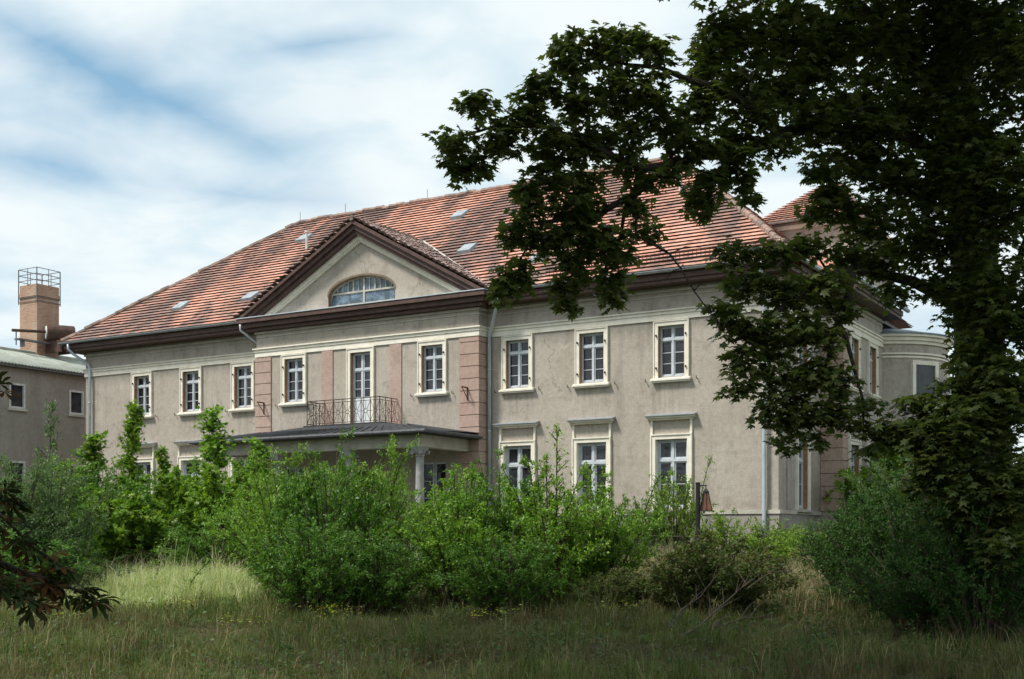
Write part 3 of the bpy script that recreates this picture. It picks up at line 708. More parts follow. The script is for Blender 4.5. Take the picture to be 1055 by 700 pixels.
sr.box(x0-s_, x0, -RP-.06, -RP+.02, z0, z1+s_); sr.box(x1, x1+s_, -RP-.06, -RP+.02, z0, z1+s_); sr.box(x0, x1, -RP-.059, -RP+.02, z1, z1+s_)
sr.box(x0-s_, x0-s_+.035, -RP-.085, -RP-.061, z0, z1+s_); sr.box(x1+s_-.035, x1+s_, -RP-.085, -RP-.061, z0, z1+s_); sr.box(x0-s_+.036, x1+s_-.036, -RP-.084, -RP-.061, z1+s_-.035, z1+s_)
sr.build('surround', 'cream', d_o)
for xa in (x0, x1-.02): MB().box(xa, xa+.02, -RP-.03, y-.002, z0, z1-.02).build('reveal_lining', 'reveal_wood', d_o)
# iron brackets on the quoins
for cx in (B-.42, A+.42):
    MB().box(cx-.02, cx+.02, -RP-.075, -RP-.046, 6.28, 6.72).box(cx-.02, cx+.02, -RP-.42, -RP-.076, 6.68, 6.72).tube([(cx, -RP-.07, 6.35), (cx, -RP-.40, 6.68)], .016, 5).build('wall_bracket', 'rusty_iron', house)
# openings under the porch
pd = MB().box(HX-.75, HX+.75, -RP+.16, -RP+.2, 1.4, 4.0); pd.build('front_door', 'door_dark', house)
for i in (3, 5):
    wn, gm = MB(), MB(); panes(wn, gm, ax[i]-LW, ax[i]-.02, 2.3, 4.2, -RP+.13, 1, 3, .06); panes(wn, gm, ax[i]+.02, ax[i]+LW, 2.3, 4.2, -RP+.13, 1, 3, .06)
    wo = wn.build('window', 'sash_paint', house); gm.build('pane', 'glass', wo)

# --- gable
gb = MB(); gy_ = -RP
gtop = 12.56; segs = 14
la, lb, lz, lt = HX-1.52, HX+1.52, 10.06, 11.06         # lunette
arc = [(HX+1.52*math.cos(PI*k/segs), lz+.34+(lt-lz-.34)*math.sin(PI*k/segs)) for k in range(segs+1)]     # right to left
base = 9.90
def zt(x): return gtop-abs(x-HX)*GZ
def strip(xa, za, xb, zb):
    gb.quad((xa, gy_, za), (xb, gy_, zb), (xb, gy_, max(zb, zt(xb))), (xa, gy_, max(za, zt(xa))))
gb.quad((HX-4.95, gy_, base), (la, gy_, base), (la, gy_, zt(la)), (HX-4.95, gy_, max(base, zt(HX-4.95))))
gb.quad((lb, gy_, base), (HX+4.95, gy_, base), (HX+4.95, gy_, max(base, zt(HX+4.95))), (lb, gy_, zt(lb)))
gb.quad((la, gy_, base), (lb, gy_, base), (lb, gy_, lz), (la, gy_, lz))
pts = arc[::-1]
for (xa, za), (xb, zb) in zip(pts, pts[1:]):
    if xa < HX < xb: strip(xa, za, HX, (za+zb)/2); strip(HX, (za+zb)/2, xb, zb)
    else: strip(xa, za, xb, zb)
    gb.quad((xa, gy_, za), (xb, gy_, zb), (xb, gy_+.3, zb), (xa, gy_+.3, za))
for x in (la, lb): gb.quad((x, gy_, lz), (x, gy_+.3, lz), (x, gy_+.3, lz+.34), (x, gy_, lz+.34))
gb.quad((la, gy_, lz), (lb, gy_, lz), (lb, gy_+.3, lz), (la, gy_+.3, lz))
gable = gb.build('gable', 'plaster', house)
# brown raking cornice in three steps and the level cornice
rk = MB()
for s in (-1, 1):
    for lo_, hi_, yf in ((-.48, -.32, -.90), (-.318, -.14, -1.0), (-.138, 0.0, -1.10)):
        p = [(HX, 12.97+lo_), (HX, 12.97+hi_), (HX+s*GX, 12.97+hi_-GX*GZ), (HX+s*GX, 12.97+lo_-GX*GZ)]
        # keep the rake above the level cornice
        zc = 9.935
        xe = lambda off: (12.97+off-zc)/GZ
        e0, e1 = min(GX, xe(lo_)), min(GX, xe(hi_))
        poly = [(HX, 12.97+lo_), (HX, 12.97+hi_), (HX+s*e1, 12.97+hi_-e1*GZ), (HX+s*e0, 12.97+lo_-e0*GZ)]
        if e1 == GX and e0 < GX: poly.insert(3, (HX+s*GX, zc))
        rk.prism(poly, 'y', yf, gy_+.02)
rk.build('raking_cornice', 'cornice_wood', gable)
lc = MB()
lc.box(HX-GX+.25, HX+GX-.25, -.82, gy_+.01, 9.44, 9.56); lc.box(HX-GX+.12, HX+GX-.12, -.96, -.0, 9.562, 9.73); lc.box(HX-GX, HX+GX, -1.10, -.0, 9.732, 9.89)
lc.build('level_cornice', 'cornice_wood', gable)
MB().box(HX-GX-.02, HX+GX+.02, -1.13, gy_+.0, 9.893, 9.925).build('cornice_capping', 'zinc_light', gable)
cm = MB()
for s in (-1, 1):
    for lo_, hi_, p_ in ((-.63, -.482, .17), (-.70, -.632, .10)):
        e0, e1 = (12.97+lo_-9.93)/GZ, (12.97+hi_-9.93)/GZ
        cm.prism([(HX, 12.97+lo_), (HX, 12.97+hi_), (HX+s*e1, 9.93), (HX+s*e0, 9.93)], 'y', gy_-p_, gy_+.01)
cm.build('gable_moulding', 'cream', gable)
# lunette window
lw, lg = MB(), MB(); yl = gy_+.18
lg.add([(x, yl+.03, z) for x, z in [(la, lz), (lb, lz)]+arc], [tuple(range(len(arc)+2))])
lw.box(la, lb, yl, yl+.06, lz, lz+.06); lw.box(la, lb, yl-.01, yl+.06, lz+.44, lz+.50); lw.box(HX-.04, HX+.04, yl-.012, yl+.055, lz+.06, lt)
for (xa, za), (xb, zb) in zip(pts, pts[1:]):
    lw.add([(xa, yl, za), (xb, yl, zb), (xb, yl, zb-.07), (xa, yl, za-.07), (xa, yl+.06, za), (xb, yl+.06, zb), (xb, yl+.06, zb-.07), (xa, yl+.06, za-.07)], [(0, 1, 2, 3), (3, 2, 6, 7), (0, 4, 5, 1)])
for i in range(-5, 6):
    x = HX+i*.245
    if i == 0: continue
    top = lz+.34+(lt-lz-.34)*math.sqrt(max(0, 1-((x-HX)/1.52)**2)); wdt = .03 if i in (-2, 2) else .014
    lw.box(x-wdt, x+wdt, yl-.005, yl+.05, lz+.505, top-.03)
lr = MB()
for (xa, za), (xb, zb) in zip(pts, pts[1:]): lr.quad((xa, gy_-.012, za-.012), (xb, gy_-.012, zb-.012), (xb, gy_+.17, zb-.012), (xa, gy_+.17, za-.012)).quad((xa, gy_-.012, za-.012), (xb, gy_-.012, zb-.012), (xb*1.0+(xb-HX)*.035, gy_-.012, zb+.055), (xa+(xa-HX)*.035, gy_-.012, za+.055))
for x, k_ in ((la+.012, -1), (lb-.012, 1)): lr.quad((x, gy_-.012, lz), (x, gy_+.17, lz), (x, gy_+.17, lz+.33), (x, gy_-.012, lz+.33))
lr.build('arch_lining', 'arch_wood', gable)
lwo = lw.build('gable_window', 'grey_cream', gable); lg.build('gable_pane', 'lunette_glass', gable)
# gable roof
gr = MB(); gr.uv = []
GL = math.hypot(GX+.08, (GX+.08)*GZ); gvx, gvz = 1/math.hypot(1, GZ), GZ/math.hypot(1, GZ)
gz0 = GA-(GX+.08)*GZ
def g_iv(v):
    z = gz0+v*gvz; return [(-1.16, EAVE_Y+(z-EAVE_Z)/MS)]
for s in (-1, 1):
    tile_plane(gr, gr.uv, (HX+s*(GX+.08), 0, gz0), (0, 1, 0), (-s*gvx, 0, gvz), GL, g_iv, lift=.075, roll=6.0)
gro = gr.build('gable_roof', 'mossy_tiles', house)
rt = MB(); caps((HX, -1.15, GA+.02), (HX, 3.5, GA+.02), .10)
rt.build('ridge_tiles', 'ridge_tile', gro)
vl = MB()
for s in (-1, 1):
    a = np.array([HX+s*(GX+.0), EAVE_Y+.1, EAVE_Z+.06]); b_ = np.array([HX, EAVE_Y+(GA-EAVE_Z)/MS, GA+.06]); vl.tube([a, b_], .07, 6)
vl.build('valley_mortar', 'mortar', gro)

# --- porch with balcony
PYF = -3.85; PXL, PXR = HX-5.1, HX+5.1; PZ = 5.02
pr = MB()
deck = [(HX-1.75, -1.65), (HX+1.75, -1.65)]
e = [(PXL, PYF), (PXR, PYF), (PXR, -RP), (PXL, -RP)]
top = [(HX-1.75, -1.68, 5.56), (HX+1.75, -1.68, 5.56), (HX+1.75, -RP, 5.56), (HX-1.75, -RP, 5.56)]
ev4 = [(x, y, PZ) for x, y in e]; wl, wr = (PXL, -RP, PZ+.12), (PXR, -RP, PZ+.12)
pr.add([ev4[0], ev4[1], (HX+3.3, -2.2, 5.38), top[1], top[0], (HX-3.3, -2.2, 5.38)], [(0, 1, 2, 5), (5, 2, 3, 4)])
pr.add([ev4[1], wr, (HX+3.3, -RP, 5.42), (HX+3.3, -2.2, 5.38), top[1], top[2]], [(0, 1, 2, 3), (3, 2, 5, 4)])
pr.add([ev4[0], wl, (HX-3.3, -RP, 5.42), (HX-3.3, -2.2, 5.38), top[0], top[3]], [(0, 3, 2, 1), (3, 4, 5, 2)])
pr.box(PXL, PXR, PYF, -RP-.001, PZ-.10, PZ-.002)
# standing ribs of the roofing felt
for i in range(-12, 13):
    x = HX+i*.42
    pr.tube([(x, PYF-.01, PZ+.01), (x*.0+HX+i*.42*.66, -2.2, 5.39)], .022, 5)
for i in range(7):
    y = PYF+.35+i*.42; pr.tube([(PXR+.01, y, PZ+.01), (HX+3.3, min(-RP-.1, y*.62-.1), 5.40)], .022, 5)
pro = pr.build('porch_roof', 'bitumen', house)
MB().box(HX-1.75, HX+1.75, -1.70, -RP-.002, 5.50, 5.60).build('balcony_floor', 'bitumen', pro)
pg = MB(); pg.tube([(PXL-.05, PYF-.07, PZ-.04), (PXR+.07, PYF-.07, PZ-.04), (PXR+.07, -RP, PZ-.04)], .06, 8); pg.build('porch_gutter', 'gutter_dark', pro)
bm_ = MB(); bi = .42
bm_.box(PXL+bi, PXR-bi, PYF+bi, PYF+bi+.34, 4.52, 4.918); bm_.box(PXR-bi-.34, PXR-bi, PYF+bi+.342, -RP-.001, 4.52, 4.918); bm_.box(PXL+bi, PXL+bi+.34, PYF+bi+.342, -RP-.001, 4.52, 4.918)
bm_.build('porch_beam', 'grey_cream', house)
for i, (x, y) in enumerate([(PXR-.6, PYF+.6), (PXR-3.5, PYF+.6), (PXL+3.5, PYF+.6), (PXL+.6, PYF+.6)]):
    c = MB().lathe([(.17, 1.35), (.17, 1.5), (.155, 1.55), (.15, 2.6), (.13, 4.22)], x, y, 20); c.lathe([(.15, 4.2), (.16, 4.22), (.15, 4.25)], x, y, 20)
    c.box(x-.24, x+.24, y-.24, y+.24, .8, 1.35)
    co = c.build('column', 'column_stone', house, smooth=False)
    cp = MB().lathe([(.13, 4.24), (.17, 4.30), (.20, 4.36), (.20, 4.40)], x, y, 20).box(x-.20, x+.20, y-.20, y+.20, 4.40, 4.515)
    for s in (-1, 1):
        for ya in (-.2, .2): cp.tube([(x+s*.17, y+ya-.03, 4.34), (x+s*.17, y+ya+.03, 4.34)], .075, 10)
    cp.build('capital', 'column_stone', co)
MB().box(PXL, PXR, PYF, -RP-.06, .7, 1.35).build('porch_floor', 'column_stone', house)
# wrought iron balcony railing
br = MB(); bz0, bz1 = 5.66, 6.48; bx = 1.64; by0, by1 = -1.62, -RP-.02
def run(a, b, cells):
    a, b = np.array(a), np.array(b)
    for z in (bz0, bz1, bz1-.10): br.tube([(*a, z), (*b, z)], .016 if z == bz1 else .011, 5)
    for i in range(cells+1):
        p = a+(b-a)*i/cells; br.tube([(*p, bz0-.06), (*p, bz1+.03 if i in (0, cells) else bz1)], .014, 5)
    for i in range(cells):
        p, q_ = a+(b-a)*i/cells, a+(b-a)*(i+1)/cells; m_ = (p+q_)/2; d = (q_-p)/np.linalg.norm(q_-p); hw = np.linalg.norm(q_-p)/2; zm = (bz0+bz1-.10)/2; r = hw*.34
        ringp = [(*(m_+d*r*math.cos(g)), zm+r*math.sin(g)) for g in np.linspace(0, 2*PI, 13)]; br.tube(ringp, .010, 4, False)
        for sx in (-1, 1):
            for sz in (-1, 1):
                br.tube([(*(m_+d*sx*r*.7), zm+sz*r*.7), (*(m_+d*sx*hw), zm+sz*(bz1-.1-bz0)/2)], .009, 4)
            br.tube([(*(m_+d*sx*r), zm), (*(m_+d*sx*hw), zm)], .008, 4)
        br.tube([(*m_, zm+r), (*m_, bz1-.1)], .008, 4); br.tube([(*m_, zm-r), (*m_, bz0)], .008, 4)
run((HX-bx, by0), (HX+bx, by0), 8); run((HX+bx, by0), (HX+bx, by1), 3); run((HX-bx, by0), (HX-bx, by1), 3)
br.build('balcony_railing', 'rail_brown', house)

# --- taller block at the back right, seen above the hip
TY, TX0, TX1, TZ = 8.0, -3.0, .3, 13.1
MB().box(TX0, TX1, TY, 14.5, 9.5, TZ).build('rear_block', 'plaster', house)
rb = MB(); rb.uv = []
RL = math.hypot(3.6, 2.1)
tile_plane(rb, rb.uv, (0, TY-.35, TZ+.02), (1, 0, 0), (0, 3.6/RL, 2.1/RL), RL, lambda v: [(TX0-.25+v*.35, TX1+.3-v*.35)])
nn = len(rb.v); f_ = .35*RL
rb.add([(TX1+.3, TY-.35, TZ), (TX1+.3, 14.8, TZ), (TX1+.3-f_, 11.2, TZ+2.1), (TX1+.3-f_, TY+3.25, TZ+2.1), (TX0-.25, TY-.35, TZ), (TX0-.25, 14.8, TZ), (TX0-.25+f_, 11.2, TZ+2.1), (TX0-.25+f_, TY+3.25, TZ+2.1)], [(0, 1, 2, 3), (4, 7, 6, 5), (1, 5, 6, 2), (3, 2, 6, 7)])
rb.uv += [(p[1]/.235, p[2]/.2) for p in rb.v[nn:]]
rb.build('rear_roof', 'clay_tiles', house)
gu = gutter(TX0-.3, TX1+.35, TY-.42, TZ+.0, .075); gu.build('gutter', 'zinc', house); gu = MB(); gu.tube([(TX0-.1, TY-.4, TZ-.05), (TX0-.1, TY-.4, TZ-.3), (TX0+.1, TY-.1, TZ-.5), (TX0+.1, TY-.1, 11)], .05, 8)
gu.build('downpipe', 'zinc', house)
MB().box(TX0-.05, TX1+.05, TY-.08, TY-.002, TZ-.25, TZ-.1).build('cornice_band', 'cream', house)
# --- round bow at the back of the right side
tx, ty, tr = X1, 11.7, 2.5
tw_ = MB().lathe([(tr+.05, G0-.2), (tr+.05, 2.3), (tr, 2.31), (tr, 8.95)], tx, ty, 40, -PI/2, PI/2)
two = tw_.build('bow_wall', 'plaster', house)
tb = MB()
for z0_, z1_, p_ in ((8.10, 8.16, .03), (8.22, 8.28, .05), (8.60, 8.72, .06), (8.722, 8.86, .13), (8.862, 8.95, .22)):
    tb.lathe([(tr, z0_), (tr+p_, z0_), (tr+p_, z1_), (tr, z1_)], tx, ty, 40, -PI/2, PI/2)
tb.build('bow_cornice', 'cream', two)
MB().lathe([(tr+.26, 8.953), (tr+.26, 9.0), (tr-.3, 9.12), (tr-1.2, 9.35), (.02, 9.5)], tx, ty, 40, -PI/2, PI/2).build('bow_roof', 'copper_dark', two, smooth=True)
for az in (-.62, .25):
    ca, sa = math.cos(az), math.sin(az)
    def R(u, d, z): return (tx+(tr+d)*ca-u*sa, ty+(tr+d)*sa+u*ca, z)
    sm, pm = MB(), MB()
    def rbox(mb, u0, u1, d0, d1, z0_, z1_):
        mb.add([R(u0, d1, z0_), R(u1, d1, z0_), R(u1, d0, z0_), R(u0, d0, z0_), R(u0, d1, z1_), R(u1, d1, z1_), R(u1, d0, z1_), R(u0, d0, z1_)], [(0, 3, 2, 1), (4, 5, 6, 7), (0, 1, 5, 4), (1, 2, 6, 5), (2, 3, 7, 6), (3, 0, 4, 7)])
    rbox(sm, -.6, -.45, -.12, .06, UZ0-.1, 8.0); rbox(sm, .45, .6, -.12, .06, UZ0-.1, 8.0); rbox(sm, -.449, .449, -.12, .059, 7.85, 8.0)
    rbox(pm, -.449, .449, -.12, .012, UZ0-.1, 7.849); so = sm.build('bow_window', 'cream', two); pm.build('pane', 'glass', so)

# ------------------------------------------------------------------ grey outbuilding on the left
AX = -35.0; AY0, AY1, AZ = -12.0, 17.0, 9.35
annex = thing('outbuilding', 'plain grey two storey outbuilding with corrugated roof and brick chimney at the left edge', 'building', (AX-4.5, 2, 1.0))
aw = MB(); hol = []
for k in range(-3, 5):
    c = .02+3.26*k
    hol.append((c-.42, c+.42, 7.36, 8.50)); hol.append((c-.42, c+.42, 3.2, 5.0))
holed_side(aw, AY0, AY1, .6, AZ, AX, hol, .15)
aw.quad((AX, AY0, .6), (AX-9, AY0, .6), (AX-9, AY0, AZ), (AX, AY0, AZ)); aw.quad((AX-9, AY0, .6), (AX-9, AY1, .6), (AX-9, AY1, AZ), (AX-9, AY0, AZ)); aw.quad((AX, AY1, .6), (AX-9, AY1, .6), (AX-9, AY1, AZ), (AX, AY1, AZ))
aw.add([(AX, AY0, AZ), (AX-9, AY0, AZ), (AX-4.5, AY0, AZ+1.25)], [(0, 1, 2)]); aw.add([(AX, AY1, AZ), (AX-9, AY1, AZ), (AX-4.5, AY1, AZ+1.25)], [(0, 1, 2)])
aw.build('wall', 'annex_plaster', annex)
ar = MB()
for s in (0, 1):
    ys = np.arange(AY0-.3, AY1+.3, .05); pz = .028*np.sin(ys/.177*2*PI)
    xe, xr = (AX+.35, AX-4.5) if s == 0 else (AX-9.35, AX-4.5)
    zs0, zr = AZ-.02, AZ+1.36; n = len(ys); o_ = len(ar.v)
    ar.v += [(xe, y, zs0+p) for y, p in zip(ys, pz)]+[(xr, y, zr+p) for y, p in zip(ys, pz)]+[(xe, y, zs0+p-.03) for y, p in zip(ys, pz)]
    ar.f += [(o_+i, o_+i+1, o_+n+i+1, o_+n+i) for i in range(n-1)]+[(o_+i, o_+2*n+i, o_+2*n+i+1, o_+i+1) for i in range(n-1)]
aro = ar.build('roof', 'cement_roof', annex, smooth=True)
MB().tube([(AX-4.5, AY0-.3, AZ+1.38), (AX-4.5, AY1+.3, AZ+1.38)], .12, 8).build('ridge_capping', 'cement_roof', aro)
MB().box(AX, AX+.3, AY0, AY1, AZ-.16, AZ-.06).build('eaves_board', 'rail_steel', annex)
def annex_window(c, z0, z1):
    f, g = MB(), MB(); x = AX-.02; s_ = .09
    def bx(y0, y1, za, zb, xa=x-.1, xb=AX+.03): f.box(xa, xb, y0, y1, za, zb)
    bx(c-.42, c-.42+s_, z0, z1); bx(c+.42-s_, c+.42, z0, z1); bx(c-.42+s_, c+.42-s_, z0, z0+s_); bx(c-.42+s_, c+.42-s_, z1-s_, z1)
    g.quad((x-.05, c-.42, z0), (x-.05, c+.42, z0), (x-.05, c+.42, z1), (x-.05, c-.42, z1))
    fo = f.build('window', 'white_cap', annex); g.build('pane', 'glass', fo)
    MB().box(AX-.02, AX+.09, c-.5, c+.5, z0-.10, z0-.002).build('sill', 'grey_cream', fo)
for h in hol: annex_window((h[0]+h[1])/2, h[2], h[3])
# brick chimney
cx_, cy_ = -40.0, 5.1; cw = .66
ch = MB(); ch.uv = []
def brick_box(x0, x1, y0, y1, z0, z1):
    for a, b_ in (((x0, y0), (x1, y0)), ((x1, y0), (x1, y1)), ((x1, y1), (x0, y1)), ((x0, y1), (x0, y0))):
        L = abs(a[0]-b_[0])+abs(a[1]-b_[1]); ch.quad((*a, z0), (*b_, z0), (*b_, z1), (*a, z1)); ch.uv += [(0, z0), (L, z0), (L, z1), (0, z1)]
    ch.quad((x0, y0, z1), (x1, y0, z1), (x1, y1, z1), (x0, y1, z1)); ch.uv += [(0, 0)]*4
brick_box(cx_-cw, cx_+cw, cy_-cw, cy_+cw, 9.5, 13.65); brick_box(cx_-cw-.05, cx_+cw+.05, cy_-cw-.05, cy_+cw+.05, 13.65, 13.82); brick_box(cx_-cw-.0, cx_+cw+.0, cy_-cw-.0, cy_+cw+.0, 13.82, 14.25)
cho = ch.build('chimney', 'brick', annex)
cr = MB(); r_ = cw+.04
cs = [(cx_-r_, cy_-r_), (cx_+r_, cy_-r_), (cx_+r_, cy_+r_), (cx_-r_, cy_+r_)]
for i in range(4):
    a, b_ = np.array(cs[i]), np.array(cs[(i+1) % 4])
    cr.tube([(*a, 13.3), (*a, 15.05)], .03, 5)
    for z in (14.45, 14.75, 15.05): cr.tube([(*a, z), (*b_, z)], .02, 5)
    m_ = (a+b_)/2; cr.tube([(*m_, 14.2), (*m_, 15.05)], .018, 5)
for z in (13.4, 13.6): cr.tube([(*c_, z) for c_ in cs+[cs[0]]], .02, 5)
cr.build('chimney_railing', 'rail_steel', cho)
# rusty tank and pipe beside the chimney
tk = thing('metal_tank', 'brown rusty metal tank lying beside the brick chimney on the corrugated roof', 'tank', (-38.6, 6.2, 11.0))
t0 = np.array([-39.0, 4.72, 11.8]); t1 = np.array([-38.3, 5.87, 11.8])
MB().tube([t0, t0+(t1-t0)*.03, t0+(t1-t0)*.97, t1], [.36, .42, .42, .36], 20).build('tank_shell', 'tank_rust', tk, smooth=False)
dd = (t1-t0)/np.linalg.norm(t1-t0); MB().tube([t0-dd*.04, t0-dd*.002], [.30, .34], 16).build('end_cap', 'white_cap', tk)
for ys_ in (4.85, 5.6): MB().box(-39.2, -38.1, ys_, ys_+.1, 10.8, 11.38).build('support', 'tank_rust', tk)
pp = thing('flue_pipe', 'rusty pipe and plank walkway in front of the brick chimney on the outbuilding roof', 'pipe', (-39.5, 4, 11))
MB().tube([(-39.35, 3.0, 11.7), (-38.75, 5.1, 11.85)], .075, 8).tube([(-39.3, 3.2, 11.0), (-39.3, 3.2, 11.75)], .03, 6).build('pipe', 'tank_rust', pp)
MB().box(-39.2, -38.8, 3.0, 5.6, 11.22, 11.28).box(-39.15, -38.85, 3.3, 3.36, 10.9, 11.22).box(-39.15, -38.85, 5.0, 5.06, 10.9, 11.22).build('walkway', 'rail_steel', pp)

# ------------------------------------------------------------------ lamp post with a hanging lantern
lp = front(719, 560, -5.2); lx, ly = lp[0], lp[1]; lg0 = gz(lx, ly)
lamp = thing('lamp_post', 'black garden lamp post with rusty amber lantern hanging on its right side', 'lamp', (lx, ly, lg0))
topz = front(719, 498, -5.2)[2]
MB().tube([(lx, ly, lg0-.1), (lx, ly, topz)], .062, 14).tube([(lx, ly, topz), (lx, ly, topz+.02)], .075, 14).build('post', 'post_black', lamp)
ldir = RV
lc_ = np.array([lx, ly])+ldir*.215
MB().tube([(lx, ly, topz-.06), (*(np.array([lx, ly])+ldir*.24), topz-.06)], .018, 6).tube([(*lc_, topz-.06), (*lc_, topz-.16)], .012, 6).build('arm', 'post_black', lamp)
ln = MB(); zt_, zb_ = topz-.24, topz-.74
ca_, cb_ = .055, .135; u2 = np.array([-ldir[1], ldir[0]])
def lanp(r, i): 
    sx, sy = ((-1, -1), (1, -1), (1, 1), (-1, 1))[i]; return lc_+ldir*sx*r+u2*sy*r
ln.add([(*lanp(ca_, i), zt_) for i in range(4)]+[(*lanp(cb_, i), zb_) for i in range(4)], [(0, 1, 5, 4), (1, 2, 6, 5), (2, 3, 7, 6), (3, 0, 4, 7), (0, 3, 2, 1), (4, 5, 6, 7)])
lno = ln.build('lantern', 'lantern_amber', lamp)
lf = MB()
for i in range(4):
    lf.tube([(*((lanp(ca_+.004, i)+lanp(ca_+.004, (i+1) % 4))/2), zt_), (*((lanp(cb_+.004, i)+lanp(cb_+.004, (i+1) % 4))/2), zb_)], .010, 5)
    lf.tube([(*lanp(ca_+.006, i), zt_), (*lanp(cb_+.006, i), zb_)], .012, 5); lf.tube([(*lanp(cb_+.006, i), zb_), (*lanp(cb_+.006, (i+1) % 4), zb_)], .014, 5); lf.tube([(*lanp(ca_+.006, i), zt_), (*lanp(ca_+.006, (i+1) % 4), zt_)], .014, 5)
lf.add([(*lanp(ca_+.02, i), zt_+.01) for i in range(4)]+[(*lc_, zt_+.12)], [(0, 1, 4), (1, 2, 4), (2, 3, 4), (3, 0, 4)])
lf.build('lantern_frame', 'post_black', lno)

# ------------------------------------------------------------------ low iron fence in front of the right wing
fe = thing('railing_fence', 'low rusty iron rail fence half hidden in weeds before the right wing', 'fence', (-2, -3, .9))
fy = -3.2; rails, posts = MB(), []
fx0, fx1 = -8.5, 5.5
for z in (.72, .40, .12): rails.tube([(x, fy+.03*math.sin(x*2), gz(0, fy)+z+.02*math.sin(x*1.7)) for x in np.arange(fx0, fx1+.1, 1.0)], .018, 6)
rails.build('rails', 'dark_iron', fe)
for x in np.arange(fx0, fx1+.1, 2.0): MB().box(x-.03, x+.03, fy-.03, fy+.03, .6, gz(0, fy)+.80).build('post', 'dark_iron', fe)
bars = MB()
for x in np.arange(fx0+.12, fx1, .125): bars.tube([(x, fy+.03*math.sin(x*2), gz(0, fy)+.12), (x, fy+.03*math.sin(x*2), gz(0, fy)+.72)], .006, 4)
bars.build('bars', 'dark_iron', fe)

# ------------------------------------------------------------------ vegetation generators
def bez(p0, p1, p2, t): t = np.asarray(t)[:, None]; return (1-t)**2*p0+2*t*(1-t)*p1+t*t*p2
def rnd_dirs(n, r=rng): return unit(r.normal(size=(n, 3)))
def shrub_proto(seed, H, R, nst, ntw, nlf, leaf, shape, mat, droop=.1, spread=.35, low=.12):
    r = np.random.default_rng(seed); P, D, N, Z = [], [], [], []; st = MB()
    for i in range(nst):
        a = r.uniform(0, 2*PI); rad = R*math.sqrt(r.uniform(.0, 1)); b0 = np.array([math.cos(a), math.sin(a), 0])*rad*.28; b0[2] = -.05
        tipz = H*(1-.50*(rad/R)**2)*r.uniform(.62, 1.0)
        tip = np.array([math.cos(a)*rad, math.sin(a)*rad, tipz]); mid = np.array([math.cos(a)*rad*.45, math.sin(a)*rad*.45, tipz*.65])
        tip[:2] += r.normal(0, .12*R, 2)
        ts = np.linspace(0, 1, 6); pts = bez(b0, mid, tip, ts)
        st.tube(pts, [.018*(1-.8*t_)*(.6+H/4) for t_ in ts], 4, False)
        tt = r.uniform(low, 1.0, ntw)**.8
        cen = bez(b0, mid, tip, tt)
        for c, t_ in zip(cen, tt):
            out = np.array([math.cos(a), math.sin(a), .2]); d = unit(r.normal(size=3)*.9+out*.6+np.array([0, 0, .55-droop*2])); L = spread*r.uniform(.5, 1.15)*(1.1-.45*t_)
            k = r.uniform(.1, 1.0, nlf)
            p = c+d*(k*L)[:, None]+r.normal(0, .02, (nlf, 3))
            P.append(p); D.append(d*.7+r.normal(0, .75, (nlf, 3))+np.array([0, 0, -droop])); N.append(np.array([0, 0, 1.])+r.normal(0, .55, (nlf, 3))); Z.append(leaf*r.uniform(.6, 1.25, nlf))
            if r.uniform() < .5: st.tube([c, c+d*L], [.006, .003], 3, False)
    return dict(P=np.concatenate(P), D=np.concatenate(D), N=np.concatenate(N), Z=np.concatenate(Z), st=st, shape=shape, mat=mat)
def sapling_proto(seed, H, R, nbr, nlf, leaf, shape, mat):
    r = np.random.default_rng(seed); P, D, N, Z = [], [], [], []; st = MB()
    bend = r.normal(0, .06, 2)*H
    def stem(t): return np.array([bend[0]*t*t, bend[1]*t*t, H*t])
    st.tube([stem(t) for t in np.linspace(-.03, 1, 8)], [.03*(1-.85*t) for t in np.linspace(0, 1, 8)], 6, False)
    for i in range(nbr):
        t = r.uniform(.12, 1.0); c = stem(t); a = i*2.4+r.normal(0, .3); L = R*(1.05-t*.80)*r.uniform(.35, 1.25)
        d = unit(np.array([math.cos(a), math.sin(a), .55+.5*t])); e_ = c+d*L; st.tube([c, e_], [.010, .004], 4, False)
        k = r.uniform(.25, 1.0, nlf); P.append(c+d*(k*L)[:, None]+np.array([0, 0, -.25*L])*(k*k)[:, None]+r.normal(0, .06, (nlf, 3))); D.append(d*.5+r.normal(0, .7, (nlf, 3))+np.array([0, 0, -.25])); N.append(np.array([0, 0, 1.])+r.normal(0, .4, (nlf, 3))); Z.append(leaf*r.uniform(.6, 1.2, nlf))
    return dict(P=np.concatenate(P), D=np.concatenate(D), N=np.concatenate(N), Z=np.concatenate(Z), st=st, shape=shape, mat=mat)
PROTO = {}
def plant(key, name, label, cat, px, s, scale=(1, 1, 1), rz=0, group=None, dz=0):
    """stand a plant on the ground; copies share the mesh data of the first of their kind"""
    p = ground_at(px, s); root = thing(name, label, cat, (p[0], p[1], p[2]+dz), group, rz)
    root.scale = scale
    pr_ = PROTO[key]
    if 'leaf_me' not in pr_:
        a = leaf_mesh('foliage', pr_['P'], pr_['D'], pr_['N'], pr_['Z'], pr_['shape'], pr_['mat'], root, (0, 0, 0)); b = pr_['st'].build('stems', 'stem', root, (0, 0, 0))
        pr_['leaf_me'], pr_['stem_me'] = a.data, b.data
    else:
        link('foliage', pr_['leaf_me'], root, (0, 0, 0)); link('stems', pr_['stem_me'], root, (0, 0, 0))
    return root
PROTO['bright'] = shrub_proto(1, 2.6, 1.25, 60, 16, 22, .064, OVATE, 'shrub_bright', .05, .36)
PROTO['mid'] = shrub_proto(2, 2.5, 1.3, 60, 16, 22, .064, OVATE, 'shrub_mid', .05, .36)
PROTO['willow'] = shrub_proto(3, 2.8, 1.2, 60, 16, 21, .075, LANCE, 'shrub_blue', .08, .42)
